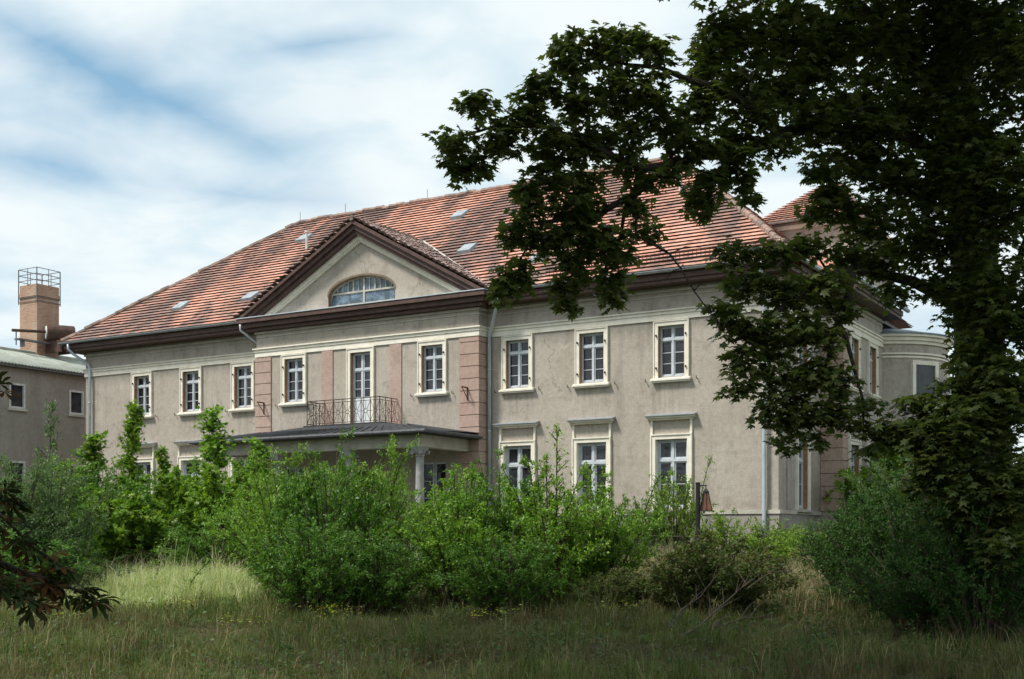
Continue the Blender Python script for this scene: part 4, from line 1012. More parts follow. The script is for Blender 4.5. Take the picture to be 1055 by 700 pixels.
PROTO['willow2'] = shrub_proto(8, 2.8, 1.2, 60, 16, 22, .075, LANCE, 'shrub_bright', .08, .42)
PROTO['lime'] = shrub_proto(4, 1.9, 1.1, 44, 13, 13, .105, MAPLE, 'shrub_lime', .15, .36)
PROTO['dark'] = shrub_proto(5, 2.6, 1.4, 64, 16, 22, .06, OVATE, 'shrub_dark', .05, .36)
PROTO['brown'] = shrub_proto(6, 1.5, 1.1, 90, 16, 18, .062, OVATE, 'shrub_brown', .05, .26)
PROTO['wall_green'] = shrub_proto(9, 1.9, 1.0, 44, 12, 12, .075, OVATE, 'shrub_lime', .05, .33)
PROTO['sap_maple'] = sapling_proto(11, 4.0, .95, 110, 18, .115, MAPLE, 'shrub_lime')
PROTO['sap_green'] = sapling_proto(12, 3.6, 1.1, 110, 18, .10, MAPLE, 'shrub_bright')
PROTO['sap_thin'] = sapling_proto(13, 2.4, .5, 40, 10, .07, OVATE, 'shrub_bright')
PROTO['sap_blue'] = sapling_proto(14, 3.6, .9, 90, 14, .09, OVATE, 'shrub_blue')

GRP = 'wild shrubs in front of the house'
def ht(px, top_py, s):     # height a plant needs to reach this height in the picture
    return at(px, top_py, s)[2]-ground_at(px, s)[2]
def pl_(key, px, s, top, label, wid=1.0, rz=0, name='shrub', cat='shrub', base=None):
    H0 = {'bright': 2.5, 'mid': 2.4, 'willow': 2.7, 'willow2': 2.7, 'lime': 1.9, 'dark': 2.5, 'brown': 1.45, 'wall_green': 1.9, 'sap_maple': 4.15, 'sap_green': 3.75, 'sap_thin': 2.45, 'sap_blue': 3.7}[key]
    k = ht(px, top, s)/H0
    return plant(key, name, label, cat, px, s, (wid, wid, k), rz, GRP if name == 'shrub' else 'self sown saplings in front of the house')
# central thicket
pl_('willow2', 296, 23.0, 476, 'bright green shrub at the left end of the central thicket', .95, .3)
pl_('mid', 340, 22.2, 450, 'tall dark green shrub in the left half of the thicket below the balcony', 1.0, 1.2)
pl_('willow2', 384, 23.3, 440, 'light green narrow leaved shrub rising highest before the porch roof', 1.0, 2.2)
pl_('mid', 325, 20.6, 520, 'low dark shrub at the front foot of the central thicket, left side', .9, 4.2)
pl_('bright', 474, 21.8, 482, 'bright green shrub of the thicket just right of the dark gap before the porch column', 1.0, .8)
pl_('mid', 512, 22.6, 466, 'mid green shrub of the thicket before the downpipe beside the porch', 1.0, 3.1)
pl_('bright', 562, 21.8, 466, 'bushy green shrub before the first lower window right of the porch', 1.05, 5.0)
pl_('bright', 615, 22.6, 476, 'green shrub at the right end of the central thicket', .9, 4.0)
pl_('mid', 520, 20.2, 540, 'low shrub at the front foot of the central thicket, right side', .9, 2.6)
pl_('mid', 385, 20.8, 540, 'low dark leafy shrub at the front foot of the thicket in its middle', .85, 1.9)
pl_('sap_thin', 573, 24.5, 437, 'slender sapling spire rising between two lower windows right of the porch', 1.25, 0, 'sapling', 'sapling')
pl_('sap_thin', 652, 27.0, 487, 'thin leafy sapling at the right edge of the central thicket', 1.3, 1, 'sapling', 'sapling')
# left background thicket
pl_('sap_maple', 133, 37.0, 414, 'tall narrow sapling with pale leaves before the leftmost upper window', 1.05, .4, 'sapling', 'sapling')
pl_('sap_green', 228, 36.0, 418, 'broad topped sapling before the left end of the porch roof', 1.5, 2.0, 'sapling', 'sapling')
pl_('sap_maple', 175, 38.5, 462, 'short sapling between the two leftmost window axes', .9, 3.0, 'sapling', 'sapling')
pl_('sap_blue', 48, 36.0, 415, 'thin grey green sapling before the outbuilding wall', 1.0, 1.0, 'sapling', 'sapling')
pl_('sap_maple', 85, 36.0, 447, 'yellow green sapling before the left corner downpipe', 1.3, 5.0, 'sapling', 'sapling')
pl_('sap_green', 262, 33.0, 452, 'green sapling before the left end of the porch beam', 1.2, 4.4, 'sapling', 'sapling')
for i, (px, s, top, key, wid, lab) in enumerate([
    (12, 28.5, 455, 'willow', 1.35, 'grey green shrub cut by the left edge of the picture below the outbuilding'),
    (52, 29.5, 462, 'willow', 1.2, 'grey green willowy shrub before the outbuilding, second from the left edge'),
    (30, 33.0, 450, 'willow', 1.3, 'tall grey green shrub at the back below the outbuilding window'),
    (100, 33.5, 470, 'mid', 1.35, 'dark green shrub behind the sunlit grass, below the left corner of the house'),
    (150, 34.5, 484, 'lime', 1.5, 'lime green low bush below the leftmost upper window'),
    (195, 34.0, 476, 'lime', 1.5, 'lime green low bush behind the middle of the sunlit grass'),
    (238, 33.0, 470, 'lime', 1.4, 'lime green bush behind the right end of the sunlit grass'),
    (120, 32.0, 502, 'lime', 1.3, 'yellowish low bush at the left end of the sunlit grass'),
    (172, 32.5, 530, 'mid', 1.2, 'dark low shrub directly behind the sunlit grass'),
    (225, 30.5, 528, 'mid', 1.1, 'dark low shrub behind the grass and left of the thicket'),
    (275, 30.0, 464, 'bright', 1.2, 'green shrub behind the left end of the thicket, below the porch beam'),
    (330, 31.0, 450, 'willow2', 1.2, 'pale green shrub behind the thicket below the balcony'),
    (470, 31.0, 476, 'bright', 1.1, 'green shrub growing close to the right porch column'),
    (118, 36.5, 470, 'bright', 1.3, 'green shrub close to the wall below the leftmost upper window'),
    (170, 37.0, 478, 'willow2', 1.3, 'pale green shrub close to the wall between the two leftmost windows'),
    (210, 36.0, 472, 'bright', 1.4, 'green shrub close to the wall left of the porch'),
    (252, 34.5, 466, 'mid', 1.4, 'dark green shrub before the left end of the porch'),
    (72, 33.0, 470, 'bright', 1.4, 'fresh green shrub before the corner of the outbuilding'),
    (10, 25.0, 540, 'mid', 1.1, 'dark shrub behind the chestnut branch at the left edge'),
    (66, 26.5, 548, 'dark', .9, 'low dark shrub just right of the chestnut branch'),
    ]):
    pl_(key, px, s, top, lab, wid, i*1.7)
# right side
for i, (px, s, top, key, wid, lab) in enumerate([
    (695, 36.3, 474, 'wall_green', .95, 'fresh green bush growing in front of the right lower window'),
    (745, 34.0, 519, 'wall_green', .9, 'fresh green bush at the wall right of the lamp post'),
    (790, 32.0, 528, 'wall_green', 1.0, 'yellow green bush at the foot of the corner downpipe'),
    (830, 30.5, 541, 'wall_green', 1.0, 'yellow green bush right of the corner downpipe'),
    (662, 36.2, 508, 'mid', .8, 'green shrub between the thicket and the right lower window'),
    (640, 30.0, 540, 'willow', .7, 'small grey green shrub at the right foot of the thicket'),
    (845, 34.0, 530, 'willow', .8, 'pale green shrub below the pink corner of the side bay'),
    (922, 27.0, 452, 'willow', .8, 'tall pale blue green shrub below the side bay windows'),
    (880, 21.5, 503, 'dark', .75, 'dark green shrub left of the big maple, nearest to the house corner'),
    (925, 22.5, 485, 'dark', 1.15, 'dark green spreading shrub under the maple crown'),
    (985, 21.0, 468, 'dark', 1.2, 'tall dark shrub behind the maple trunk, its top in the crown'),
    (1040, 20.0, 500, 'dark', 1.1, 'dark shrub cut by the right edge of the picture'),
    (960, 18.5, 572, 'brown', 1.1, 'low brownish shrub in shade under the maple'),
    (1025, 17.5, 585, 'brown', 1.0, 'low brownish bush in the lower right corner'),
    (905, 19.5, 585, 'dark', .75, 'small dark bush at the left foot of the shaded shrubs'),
    (740, 19.6, 546, 'brown', 1.1, 'round olive brown bush in front of the lamp post'),
    (700, 20.3, 580, 'brown', .75, 'small reddish bush left of the round olive bush'),
    (630, 20.5, 585, 'brown', .7, 'small reddish bush at the right front foot of the thicket'),
    (935, 40.0, 440, 'lime', 2.6, 'sunlit light green bush far behind beside the round bow'),
    (985, 42.0, 430, 'lime', 2.8, 'sunlit light green bush far behind the maple trunk'),
    (1045, 38.0, 520, 'lime', 2.2, 'light green bush in the gap at the right edge'),
    ]):
    pl_(key, px, s, top, lab, wid, i*2.1+.5)
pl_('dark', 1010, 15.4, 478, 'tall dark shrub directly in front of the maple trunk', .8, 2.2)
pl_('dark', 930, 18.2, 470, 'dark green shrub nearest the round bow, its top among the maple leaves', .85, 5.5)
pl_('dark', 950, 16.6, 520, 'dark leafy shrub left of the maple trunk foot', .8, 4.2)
pl_('sap_thin', 192, 24.5, 575, 'thin young sapling standing alone in the grass clearing', 1.0, 2, 'sapling', 'sapling')
pl_('sap_thin', 160, 27.5, 548, 'young sapling at the left end of the sunlit grass', 1.1, 2.7, 'sapling', 'sapling')
pl_('sap_thin', 715, 33.5, 468, 'upright leafy twig just behind the lamp post top', .9, 1.3, 'sapling', 'sapling')
pl_('sap_thin', 800, 23.0, 590, 'small dark sapling right of the round olive bush', .8, 1.9, 'sapling', 'sapling')

# ------------------------------------------------------------------ dead branches by the round bush
def dead(label, px0, s0, pts, r0):
    g = ground_at(px0, s0); mb = MB()
    P_ = [np.array(p, float) for p in pts]; n = len(P_)
    mb.tube(P_, [r0*(1-.8*i/(n-1)) for i in range(n)], 6)
    rr = random.Random(px0)
    for i in range(1, n):
        for k in range(3):
            a = P_[i]+(P_[i-1]-P_[i])*rr.random(); d = (P_[i]-P_[i-1]); d = d/np.linalg.norm(d); v_ = d*.5+np.array([rr.uniform(-.8, .8), rr.uniform(-.8, .8), rr.uniform(.0, .9)]); L = rr.uniform(.15, .5)
            b_ = a+v_*L; mb.tube([a, (a+b_)/2+np.array([0, 0, rr.uniform(-.03, .05)]), b_], [r0*.4, r0*.28, r0*.12], 4)
    o_ = mb.build('dead_branch', 'grey_twig'); tag(o_, label, 'branch', 'dead branches by the round bush')
def gp(px, s, h): p = ground_at(px, s); return (p[0], p[1], p[2]+h)
dead('long bare branch leaning up through the olive brown bush', 693, 17.6, [gp(690, 17.6, .04), gp(702, 17.8, .28), gp(722, 18.0, .45), gp(738, 18.1, .75)], .016)
dead('forked grey branch on the ground pointing to the lower left of the bush', 703, 16.6, [gp(700, 16.5, .03), gp(722, 16.9, .15), gp(738, 17.2, .32), gp(762, 17.5, .58), gp(775, 17.7, .72)], .020)
dead('thick grey branch lying in the grass before the bush', 730, 16.8, [gp(712, 16.8, .04), gp(740, 17.2, .10), gp(770, 17.6, .16), gp(800, 17.8, .14)], .022)
dead('wiry bare branch sticking out of the right side of the bush', 800, 18.6, [gp(770, 18.6, .5), gp(795, 18.7, .75), gp(812, 18.7, .72), gp(828, 18.8, .86)], .012)

# ------------------------------------------------------------------ big maple on the right
mt = ground_at(1018, 17.0)
maple = thing('maple_tree', 'big dark maple on the right whose boughs hang across the roof and sky', 'tree', tuple(mt))
mtrunk = MB()
def A_(px, py, s): return at(px, py, s)
mtrunk.tube([mt-(0, 0, .2), mt+(0, 0, .5), A_(1015, 480, 17), A_(1008, 330, 17), A_(1000, 220, 17), A_(985, 100, 17), A_(975, -60, 16.8), A_(960, -200, 16.5)], [.48, .40, .36, .33, .30, .26, .2, .1], 14)
mtrunk.build('trunk', 'bark', maple, smooth=True)
limbs = [
    ([(1000, 215, 17), (950, 150, 16.6), (905, 118, 16.3), (863, 120, 16.0), (805, 138, 15.8), (768, 156, 15.6), (720, 160, 15.5), (690, 168, 15.4), (655, 200, 15.3), (615, 225, 15.3), (580, 245, 15.2)], .12),
    ([(700, 164, 15.4), (660, 175, 15.2), (610, 150, 15.0), (560, 130, 15.0), (510, 130, 15.0), (475, 140, 15.0)], .055),
    ([(660, 195, 15.3), (640, 240, 15.5), (628, 290, 15.6)], .035),
    ([(620, 220, 15.3), (560, 230, 15.2), (532, 275, 15.2)], .04),
    ([(805, 138, 15.8), (740, 90, 15.3), (680, 70, 15.0), (610, 55, 15.0)], .06),
    ([(1005, 330, 17), (940, 290, 16.5), (880, 278, 16.0), (830, 300, 15.6), (790, 330, 15.5), (760, 350, 15.4)], .09),
    ([(880, 278, 16), (860, 340, 15.6), (840, 400, 15.5), (825, 440, 15.5)], .05),
    ([(850, 310, 15.7), (880, 380, 15.6), (890, 450, 15.6)], .04),
    ([(985, 110, 17), (900, 20, 16.3), (800, -60, 15.5), (700, -110, 15)], .12),
    ([(1008, 360, 17), (1040, 300, 16), (1080, 200, 15)], .1),
    ([(1010, 400, 17), (980, 420, 16), (950, 440, 15.5)], .06),
    ([(640, 205, 15.3), (655, 242, 15.3), (690, 262, 15.2), (715, 300, 15.1), (745, 340, 15.1)], .022),
]
for k, (pl_pts, r0) in enumerate(limbs):
    P_ = [A_(*p) for p in pl_pts]; n = len(P_)
    # subdivide with a little waviness
    Q = []
    for a, b_ in zip(P_, P_[1:]):
        for t_ in (0, .5): Q.append(a+(b_-a)*t_+(rng.normal(0, .05, 3) if t_ else 0))
    Q.append(P_[-1]); m_ = len(Q)
    mb = MB().tube(Q, [r0*(1-.78*i/(m_-1)) for i in range(m_)], 8)
    rr = random.Random(k)
    for i in range(2, m_):
        for q_ in range(2):
            d = np.array([rr.uniform(-1, 1), rr.uniform(-1, 1), rr.uniform(-.7, .9)]); e_ = Q[i]+d*rr.uniform(.12, .42)*(1 if i < m_-3 else .35)
            mb.tube([Q[i], (Q[i]+e_)/2+np.array([0, 0, .05]), e_], [r0*.22+.004, r0*.15+.003, .003], 4)
    mb.build('limb', 'bark', maple, smooth=True)
# leaf clumps: picture position and half size in pixels, distance, number of leaf sprays
cl = [
    (468, 152, 20, 24, 15, 26), (486, 108, 14, 12, 15, 12), (500, 100, 10, 8, 15, 5), (492, 172, 18, 16, 15, 18), (476, 180, 10, 12, 15, 8), (517, 138, 24, 24, 15, 34), (545, 112, 22, 18, 15, 24),
    (562, 88, 18, 20, 15, 22), (590, 62, 22, 22, 15, 26), (585, 42, 12, 10, 15, 7), (625, 48, 24, 22, 15, 28), (655, 40, 20, 16, 15, 18), (680, 52, 16, 14, 15, 12), (598, 105, 24, 22, 15, 28), (640, 92, 28, 24, 15, 36),
    (672, 92, 22, 22, 15, 24), (565, 150, 26, 24, 15.1, 36), (605, 148, 28, 22, 15.2, 36), (648, 135, 28, 24, 15.2, 36), (690, 130, 24, 26, 15.3, 32), (560, 185, 26, 18, 15.1, 26), (600, 188, 26, 20, 15.2, 28), (585, 212, 28, 16, 15.2, 26),
    (640, 170, 24, 14, 15.2, 16), (545, 208, 14, 14, 15.1, 12), (540, 238, 24, 20, 15.2, 30), (575, 248, 26, 22, 15.3, 34), (612, 250, 26, 24, 15.4, 34), (640, 256, 20, 24, 15.5, 24), (530, 285, 20, 22, 15.2, 30), (518, 298, 10, 12, 15.2, 8),
    (595, 280, 20, 20, 15.4, 22), (580, 300, 12, 16, 15.4, 14), (588, 318, 8, 8, 15.4, 4), (630, 288, 12, 16, 15.5, 14), (632, 308, 9, 10, 15.5, 8), (668, 240, 14, 14, 15.4, 10), (652, 215, 18, 12, 15.3, 12), (600, 226, 22, 10, 15.3, 12),
    (725, 195, 20, 22, 15.5, 26), (740, 175, 18, 14, 15.5, 16), (722, 220, 10, 10, 15.5, 6), (705, 165, 12, 12, 15.4, 8), (733, 60, 24, 34, 15.4, 46), (728, 110, 26, 26, 15.4, 40), (760, 140, 26, 24, 15.6, 36), (745, 20, 18, 22, 15.4, 24),
    (770, 40, 34, 44, 15.6, 80), (775, 95, 30, 26, 15.6, 46), (765, 185, 14, 18, 15.6, 14), (775, 205, 8, 12, 15.6, 6), (815, 30, 36, 40, 15.8, 90), (815, 90, 30, 22, 15.8, 44), (845, 70, 30, 30, 16, 56), (835, 140, 26, 18, 16, 24), (868, 30, 36, 36, 16, 80),
    (905, 40, 36, 50, 16.2, 100), (900, 105, 34, 26, 16.2, 56), (880, 155, 34, 22, 16.2, 50), (850, 180, 24, 22, 16.1, 30), (910, 170, 34, 30, 16.3, 64), (862, 212, 26, 20, 16.1, 32), (895, 225, 30, 22, 16.3, 44), (838, 215, 12, 14, 16, 10),
    (950, 30, 40, 50, 16.4, 120), (950, 110, 40, 44, 16.5, 120), (955, 190, 38, 40, 16.5, 110), (995, 40, 40, 60, 16.2, 140), (1000, 140, 44, 50, 16, 150), (1040, 60, 36, 70, 15.5, 140), (1040, 190, 36, 60, 15.5, 130), (1000, 240, 44, 44, 16, 130),
    (945, 250, 36, 30, 16.4, 70), (905, 270, 28, 18, 16.2, 34), (920, 300, 18, 16, 16.2, 16), (875, 260, 22, 18, 16, 24), (1040, 310, 34, 56, 15.4, 120), (1000, 310, 34, 34, 15.9, 80), (968, 290, 22, 20, 16.2, 26), (1004, 370, 28, 34, 15.6, 76), (1035, 410, 34, 50, 15.2, 120),
    (980, 408, 26, 22, 15.6, 46), (945, 415, 20, 12, 15.6, 18), (990, 440, 40, 34, 15.2, 100), (1040, 500, 30, 50, 15, 100), (950, 440, 24, 18, 15.5, 34), (920, 440, 14, 14, 15.6, 12), (1000, 500, 34, 30, 15.2, 60),
    (760, 262, 24, 16, 15.5, 24), (800, 262, 26, 18, 15.6, 30), (840, 255, 24, 16, 15.8, 26), (775, 295, 28, 20, 15.5, 36), (815, 300, 30, 24, 15.6, 46), (850, 295, 26, 22, 15.7, 36), (745, 318, 16, 12, 15.4, 14), (765, 335, 24, 20, 15.4, 32), (800, 345, 30, 26, 15.5, 50),
    (840, 340, 30, 26, 15.6, 48), (872, 316, 18, 14, 15.7, 14), (770, 375, 24, 22, 15.4, 32), (808, 390, 30, 24, 15.5, 46), (845, 385, 26, 24, 15.5, 40), (866, 398, 14, 14, 15.6, 12), (760, 403, 14, 12, 15.4, 11), (795, 425, 22, 16, 15.5, 24), (830, 425, 24, 18, 15.5, 30),
    (865, 425, 22, 16, 15.5, 24), (810, 452, 14, 14, 15.5, 12), (838, 450, 10, 12, 15.5, 8), (885, 440, 16, 14, 15.6, 12), (890, 462, 12, 10, 15.6, 6), (905, 455, 8, 12, 15.6, 7), (893, 415, 18, 9, 15.6, 9),
    # crown above the picture
    (720, -70, 90, 60, 15, 150), (880, -80, 110, 70, 16, 320), (1040, -60, 110, 80, 15.5, 320), (820, -190, 130, 70, 15, 300), (980, -200, 140, 80, 15, 330), (1140, -80, 80, 110, 15.5, 200), (1120, 120, 50, 110, 15.5, 200), (1120, 330, 50, 110, 15.5, 180), (1120, 500, 50, 70, 15.5, 120),
    (720, 148, 24, 12, 15.2, 16), (760, 160, 24, 10, 15.3, 14), (800, 150, 22, 12, 15.5, 14), (690, 178, 18, 10, 15.2, 9), (665, 185, 18, 12, 15.1, 10), (860, 105, 26, 12, 15.7, 22), (905, 130, 26, 14, 15.9, 28), (935, 452, 22, 14, 15.5, 24), (965, 478, 26, 20, 15.3, 40), (945, 500, 18, 14, 15.3, 16), (985, 530, 26, 20, 15.2, 36), (1015, 560, 26, 34, 15.4, 40), (965, 470, 24, 20, 15.2, 34), (1030, 560, 22, 26, 14.8, 34), (840, 118, 24, 10, 15.6, 20), (790, 118, 22, 12, 15.4, 18), (880, 128, 20, 10, 15.8, 16), (1005, 180, 30, 40, 15.6, 70), (1012, 400, 26, 60, 15.8, 90),
    (760, -290, 170, 90, 13.5, 420), (900, -320, 160, 80, 15, 300),  # the clump nearer the camera is unseen, added to shade the lower right leaves
]
P, D, N, Z = [], [], [], []
for (px, py, rx, ry, s, n) in cl:
    m_ = s/F; c = A_(px, py, s); n = int(n*(1.6 if px > 930 else 1.35 if 735 < px < 915 and py > 235 else 1.6))
    d3 = rng.normal(size=(n, 3)); d3 = unit(d3)*(rng.uniform(0, 1, (n, 1))**.45)
    rd = (rx+ry)/2*1.15
    off = d3[:, 0:1]*rx*m_*np.array([*RV, 0])+d3[:, 1:2]*rd*m_*np.array([*VV, 0])+d3[:, 2:3]*ry*m_*np.array([0, 0, 1.])
    for o3 in off:
        kk = rng.integers(5, 9); cen = c+o3
        a = rng.uniform(0, 2*PI, kk); ddir = np.stack([np.cos(a), np.sin(a), rng.uniform(-.75, .15, kk)], -1)
        P.append(cen+ddir*rng.uniform(.02, .10, (kk, 1))+rng.normal(0, .03, (kk, 3))); D.append(ddir); N.append(np.array([0, 0, 1.])+rng.normal(0, .38, (kk, 3))+ddir*.5); Z.append(rng.uniform(.08, .145, kk))
leaf_mesh('crown', np.concatenate(P), np.concatenate(D), np.concatenate(N), np.concatenate(Z), MAPLE, 'maple_leaf', maple)

# ------------------------------------------------------------------ horse chestnut, left of the camera: one low bough reaches into the picture
ct = ground_at(-640, 6.6)
chest = thing('chestnut_tree', 'horse chestnut with browning leaves whose low bough enters at the lower left edge', 'tree', tuple(ct))
tr_ = MB().tube([ct-(0, 0, .2), ct+(0, 0, .6), ct+(.1, .1, 2.5), ct+(-.1, .2, 5.0), ct+(.1, 0, 8.0), ct+(.2, .1, 11.0)], [.50, .40, .34, .30, .22, .1], 14)
tr_.build('trunk', 'bark', chest, smooth=True)
lw_ = [ct+(0, 0, 2.2), A_(-330, 455, 7.4), A_(-120, 520, 8.0), A_(-40, 560, 8.1), A_(20, 590, 8.2), A_(65, 602, 8.25), A_(98, 618, 8.3)]
lb_ = MB().tube(lw_, [.10, .075, .05, .035, .022, .012, .006], 7)
low_tw = [[A_(-40, 560, 8.1), A_(0, 530, 8.2), A_(30, 560, 8.3), A_(60, 585, 8.3)], [A_(-60, 550, 8.0), A_(-20, 590, 7.8), A_(20, 615, 7.8), A_(45, 625, 7.8)], [A_(-120, 520, 8.0), A_(-60, 490, 8.3), A_(-10, 500, 8.4), A_(10, 520, 8.4)], [A_(-120, 520, 8), A_(-70, 430, 8.2), A_(-25, 405, 8.3), A_(0, 400, 8.3)]]
for tt_ in low_tw: lb_.tube(tt_, [.025, .016, .010, .005], 6)
canopy_limbs = [[ct+(0, .2, 5), ct+(2, 3, 7.5), ct+(4, 5, 9.5)], [ct+(0, .2, 6), ct+(-3, 3, 8.5), ct+(-4, 5, 10)], [ct+(0, 0, 7), ct+(3, -1, 9), ct+(6, -2, 10.5)]]
lb_.build('bough', 'bark', chest, smooth=True)
mb = MB()
for q_ in canopy_limbs: mb.tube(q_, [.16, .11, .05], 8)
mb.build('limb', 'bark', chest, smooth=True)
P, D, N, Z = [], [], [], []
def ch_leaf(p, dirv, sz):
    P.append(p); D.append(dirv); N.append(np.array([0, 0, 1.])+rng.normal(0, .35, 3)); Z.append(sz)
for path, n in ((lw_[2:], 84), (low_tw[0], 46), (low_tw[1], 36), (low_tw[2], 34), (low_tw[3], 10)):
    for i in range(n):
        t_ = rng.uniform(.1, 1)*(len(path)-1); k = min(int(t_), len(path)-2); p = path[k]+(path[k+1]-path[k])*(t_-k)
        d = unit(np.array([*(RV*.6), -.35])+rng.normal(0, .5, 3)); ch_leaf(p+d*.06, d, rng.uniform(.09, .165))
# the crown overhead, above the picture
for (cx, cy, cz_, rx, ry, rz_, n) in [(1.0, -27.0, 11.2, 6.0, 4.0, 1.6, 2500), (5.5, -29.5, 11.0, 5.0, 4.0, 1.8, 1800), (ct[0], ct[1], 10.5, 4.0, 3.5, 2.5, 1500), (8.5, -26.5, 10.8, 4.0, 3.0, 1.3, 1000)]:
    d3 = unit(rng.normal(size=(n, 3)))*(rng.uniform(0, 1, (n, 1))**.4); pp_ = np.array([cx, cy, cz_])+d3*np.array([rx, ry, rz_])
    for p in pp_:
        rel = p-CAM; sdep = rel[0]*VV[0]+rel[1]*VV[1]; xx = rel[0]*RV[0]+rel[1]*RV[1]
        if sdep > .5 and abs(xx/sdep) < .45 and rel[2]/sdep < .475: continue      # stays clear of the open view
        ch_leaf(p, unit(rng.normal(size=3)*np.array([1, 1, .4])), rng.uniform(.24, .36))
leaf_mesh('crown', np.array(P), np.array(D), np.array(N), np.array(Z), CHESTNUT, 'chestnut_leaf', chest)

# ------------------------------------------------------------------ grass and weeds
def blades(name, px0, px1, s0, s1, n, h, wdt, lean, mat, label, keep=None, seed=0):
    r = np.random.default_rng(seed)
    s = np.sqrt(r.uniform(s0**2, s1**2, n)); px = r.uniform(px0, px1, n); k = (px-527.5)/F
    x = CAM[0]+(k*RV[0]+VV[0])*s; y = CAM[1]+(k*RV[1]+VV[1])*s
    # tufts: pull blades towards scattered centres
    cell = .45; jx = np.floor(x/cell); jy = np.floor(y/cell); hsh = np.sin(jx*12.9898+jy*78.233)*43758.5453; hsh = hsh-np.floor(hsh); hs2 = np.sin(jx*39.3+jy*11.1)*24634.6; hs2 -= np.floor(hs2)
    pull = .35; x = x+(((jx+hsh)*cell)-x)*pull; y = y+(((jy+hs2)*cell)-y)*pull
    hh = r.uniform(h[0], h[1], n)*(.55+.7*hsh)*(1+.45*np.sin(x*.9+1.3*np.sin(y*.6))*np.sin(y*1.1+.8))
    if keep is not None:
        kz = keep(px, s); ok = r.uniform(0, 1, n) < kz; hh = hh*(.7+.3*kz); x, y, hh = x[ok], y[ok], hh[ok]
    n = len(x); z = gz(x, y)-.02
    a = r.uniform(0, 2*PI, n); ln_ = r.uniform(.1, lean, n)*hh; dx, dy = np.cos(a)*ln_, np.sin(a)*ln_
    b = a+PI/2+r.normal(0, .5, n); wx, wy = np.cos(b)*wdt/2, np.sin(b)*wdt/2
    V = np.zeros((n, 5, 3))
    V[:, 0] = np.stack([x-wx, y-wy, z], -1); V[:, 1] = np.stack([x+wx, y+wy, z], -1)
    V[:, 2] = np.stack([x+wx*.8+dx*.3, y+wy*.8+dy*.3, z+hh*.6], -1); V[:, 3] = np.stack([x-wx*.8+dx*.3, y-wy*.8+dy*.3, z+hh*.6], -1)
    V[:, 4] = np.stack([x+dx, y+dy, z+hh*.98-ln_*.25], -1)
    base = np.arange(n)[:, None]*5; flat = np.concatenate([base+np.array([0, 1, 2, 3]), base+np.array([3, 2, 4])], 1).ravel()
    o_ = np_mesh(name, V.reshape(-1, 3), flat, np.tile([4, 3], n), mat); o_['kind'] = 'stuff'; o_['label'] = label; o_['category'] = 'grass'
    return o_
blades('grass', -150, 1205, 11.0, 22.0, 120000, (.10, .30), .007, .9, 'grass', 'dark shaded rough grass across the whole foreground', seed=1)
blades('seed_stalks', -150, 1205, 12.0, 23.0, 5200, (.25, .62), .006, .8, 'stalk', 'scattered brown dry stalks standing in the foreground grass', seed=9)
blades('lush_tufts', -150, 1205, 11.5, 23.0, 26000, (.18, .5), .010, 1.0, 'weed', 'taller dark green tufts in the foreground grass', keep=lambda px, s: (np.sin(px*.031+s*1.7)*np.sin(px*.013-s*2.3) > .42)*1.0, seed=10)
blades('pale_tufts', -150, 1205, 12.0, 24.0, 26000, (.18, .60), .007, 1.3, 'tuft', 'straw coloured tufts scattered over the foreground grass', keep=lambda px, s: (np.sin(px*.023+s*1.1+2)*np.sin(px*.041-s*1.9)+.3*np.sin(px*.11+s*5) > .5)*1.0, seed=15)
blades('meadow_grass', -250, 1300, 20.0, 36.0, 70000, (.15, .42), .010, .8, 'grass', 'rough green grass growing between the shrubs up to the house', seed=2)
def clearing(px, s): return np.clip(1.3-np.abs(px-165)/110, 0, 1)
blades('tall_grass', 60, 300, 22.5, 32, 34000, (.22, .72), .010, 1.3, 'tall_grass', 'tall pale sunlit grass in the clearing on the left', keep=clearing, seed=3)
blades('pale_stalks', 70, 270, 24, 33, 1500, (.6, 1.15), .009, 1.1, 'pale_stalk', 'long bleached grass stalks leaning over the sunlit clearing', keep=clearing, seed=12)
def dry(px, s): return np.clip(1.4-np.abs(px-670)/70, 0, 1)
blades('dry_grass', 600, 760, 23, 32, 14000, (.30, .85), .010, 1.2, 'dry_grass', 'tall dry pinkish grass below the fence beside the thicket', keep=dry, seed=4)
def dry2(px, s): return np.clip(1.4-np.abs(px-830)/70, 0, 1)
blades('dry_grass', 770, 910, 21, 28, 9000, (.25, .6), .010, .9, 'dry_grass', 'pale dry grass in the sunny patch right of the olive bush', keep=dry2, seed=5)
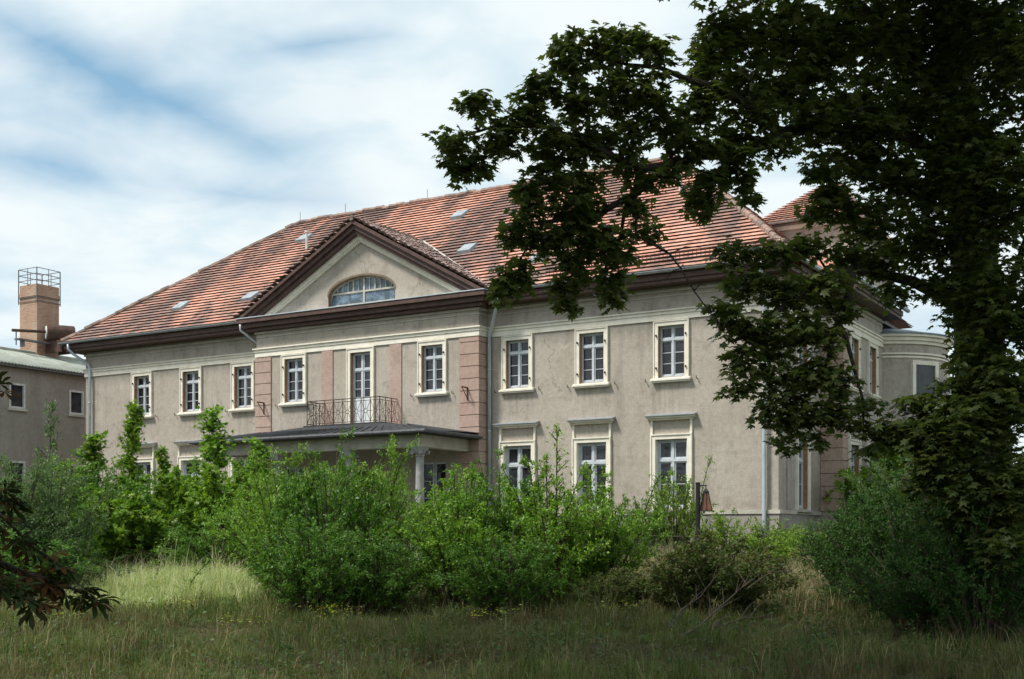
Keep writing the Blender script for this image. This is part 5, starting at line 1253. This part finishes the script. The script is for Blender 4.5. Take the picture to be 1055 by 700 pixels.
# broad leaved weeds and yellow blooms
r = np.random.default_rng(77)
n = 5200; s = np.sqrt(r.uniform(12.5**2, 23**2, n)); px = r.uniform(-60, 1120, n); k = (px-527.5)/F; x = CAM[0]+(k*RV[0]+VV[0])*s; y = CAM[1]+(k*RV[1]+VV[1])*s
P_ = np.stack([x, y, gz(x, y)+r.uniform(.02, .22, n)], -1); a = r.uniform(0, 2*PI, n)
o = leaf_mesh('weeds', P_, np.stack([np.cos(a), np.sin(a), r.uniform(-.2, .7, n)], -1), np.array([0, 0, 1.])+r.normal(0, .4, (n, 3)), r.uniform(.04, .10, n), OVATE, 'weed'); o['kind'] = 'stuff'; o['label'] = 'small broad leaved weeds in the foreground grass'; o['category'] = 'weeds'
PW, DW, ZW = [], [], []
for i in range(260):
    s_ = math.sqrt(r.uniform(12.5**2, 23.5**2)); c = ground_at(r.uniform(-40, 1100), s_); hh = r.uniform(.15, .55); m_ = int(18+60*hh)
    u = r.uniform(0, 1, m_); a = r.uniform(0, 2*PI, m_); rad = (.05+.10*(1-u))*r.uniform(.5, 1.3, m_)
    PW.append(c+np.stack([np.cos(a)*rad*.4, np.sin(a)*rad*.4, u*hh], -1)); DW.append(np.stack([np.cos(a), np.sin(a), r.uniform(-.2, .6, m_)], -1)); ZW.append(r.uniform(.03, .085, m_)*(1.2-.6*u))
PW = np.concatenate(PW); n = len(PW)
o = leaf_mesh('weed_plants', PW, np.concatenate(DW), np.array([0, 0, 1.])+r.normal(0, .4, (n, 3)), np.concatenate(ZW), OVATE, 'weed'); o['kind'] = 'stuff'; o['label'] = 'knee high weeds standing here and there in the foreground grass'; o['category'] = 'weeds'
Pq = []
for px, s, m_ in ((338, 19.0, 70), (352, 18.3, 40), (190, 20.5, 40), (505, 18.0, 40), (455, 17.4, 30), (500, 17.6, 50), (640, 18.6, 60), (60, 19, 50), (240, 17.5, 50), (720, 21, 40)):
    c = ground_at(px, s); q_ = c+r.normal(0, 1, (m_, 3))*np.array([.22, .22, .04]); q_[:, 2] += .30; Pq.append(q_)
Pq = np.concatenate(Pq); n = len(Pq); a = r.uniform(0, 2*PI, n)
o = leaf_mesh('yellow_weeds', Pq, np.stack([np.cos(a), np.sin(a), r.uniform(-.2, .3, n)], -1), np.array([0, 0, 1.])+r.normal(0, .3, (n, 3)), r.uniform(.03, .06, n), OVATE, 'yellow_bloom'); o['kind'] = 'stuff'; o['label'] = 'scattered yellow flower heads in the foreground grass'; o['category'] = 'flowers'

# ------------------------------------------------------------------ distant wood all round the park
P, D, N, Z = [], [], [], []
r = np.random.default_rng(5)
for a in np.linspace(0, 2*PI, 90, endpoint=False):
    R0 = r.uniform(75, 105); c = np.array([-8+R0*math.cos(a), -8+R0*math.sin(a), 1.0]); hh = r.uniform(7, 12); m_ = 240
    if 1.2 < a < 3.3: hh = r.uniform(4, 6)
    d3 = unit(r.normal(size=(m_, 3)))*(r.uniform(0, 1, (m_, 1))**.3); P.append(c+np.array([0, 0, hh*.5])+d3*np.array([5, 5, hh*.5])); D.append(r.normal(size=(m_, 3))); N.append(d3+r.normal(0, .4, (m_, 3))); Z.append(r.uniform(.8, 1.8, m_))
o = leaf_mesh('wood', np.concatenate(P), np.concatenate(D), np.concatenate(N), np.concatenate(Z), OVATE, 'wood_leaf'); o['kind'] = 'stuff'; o['label'] = 'far off wood of broad leaved trees around the park'; o['category'] = 'wood'
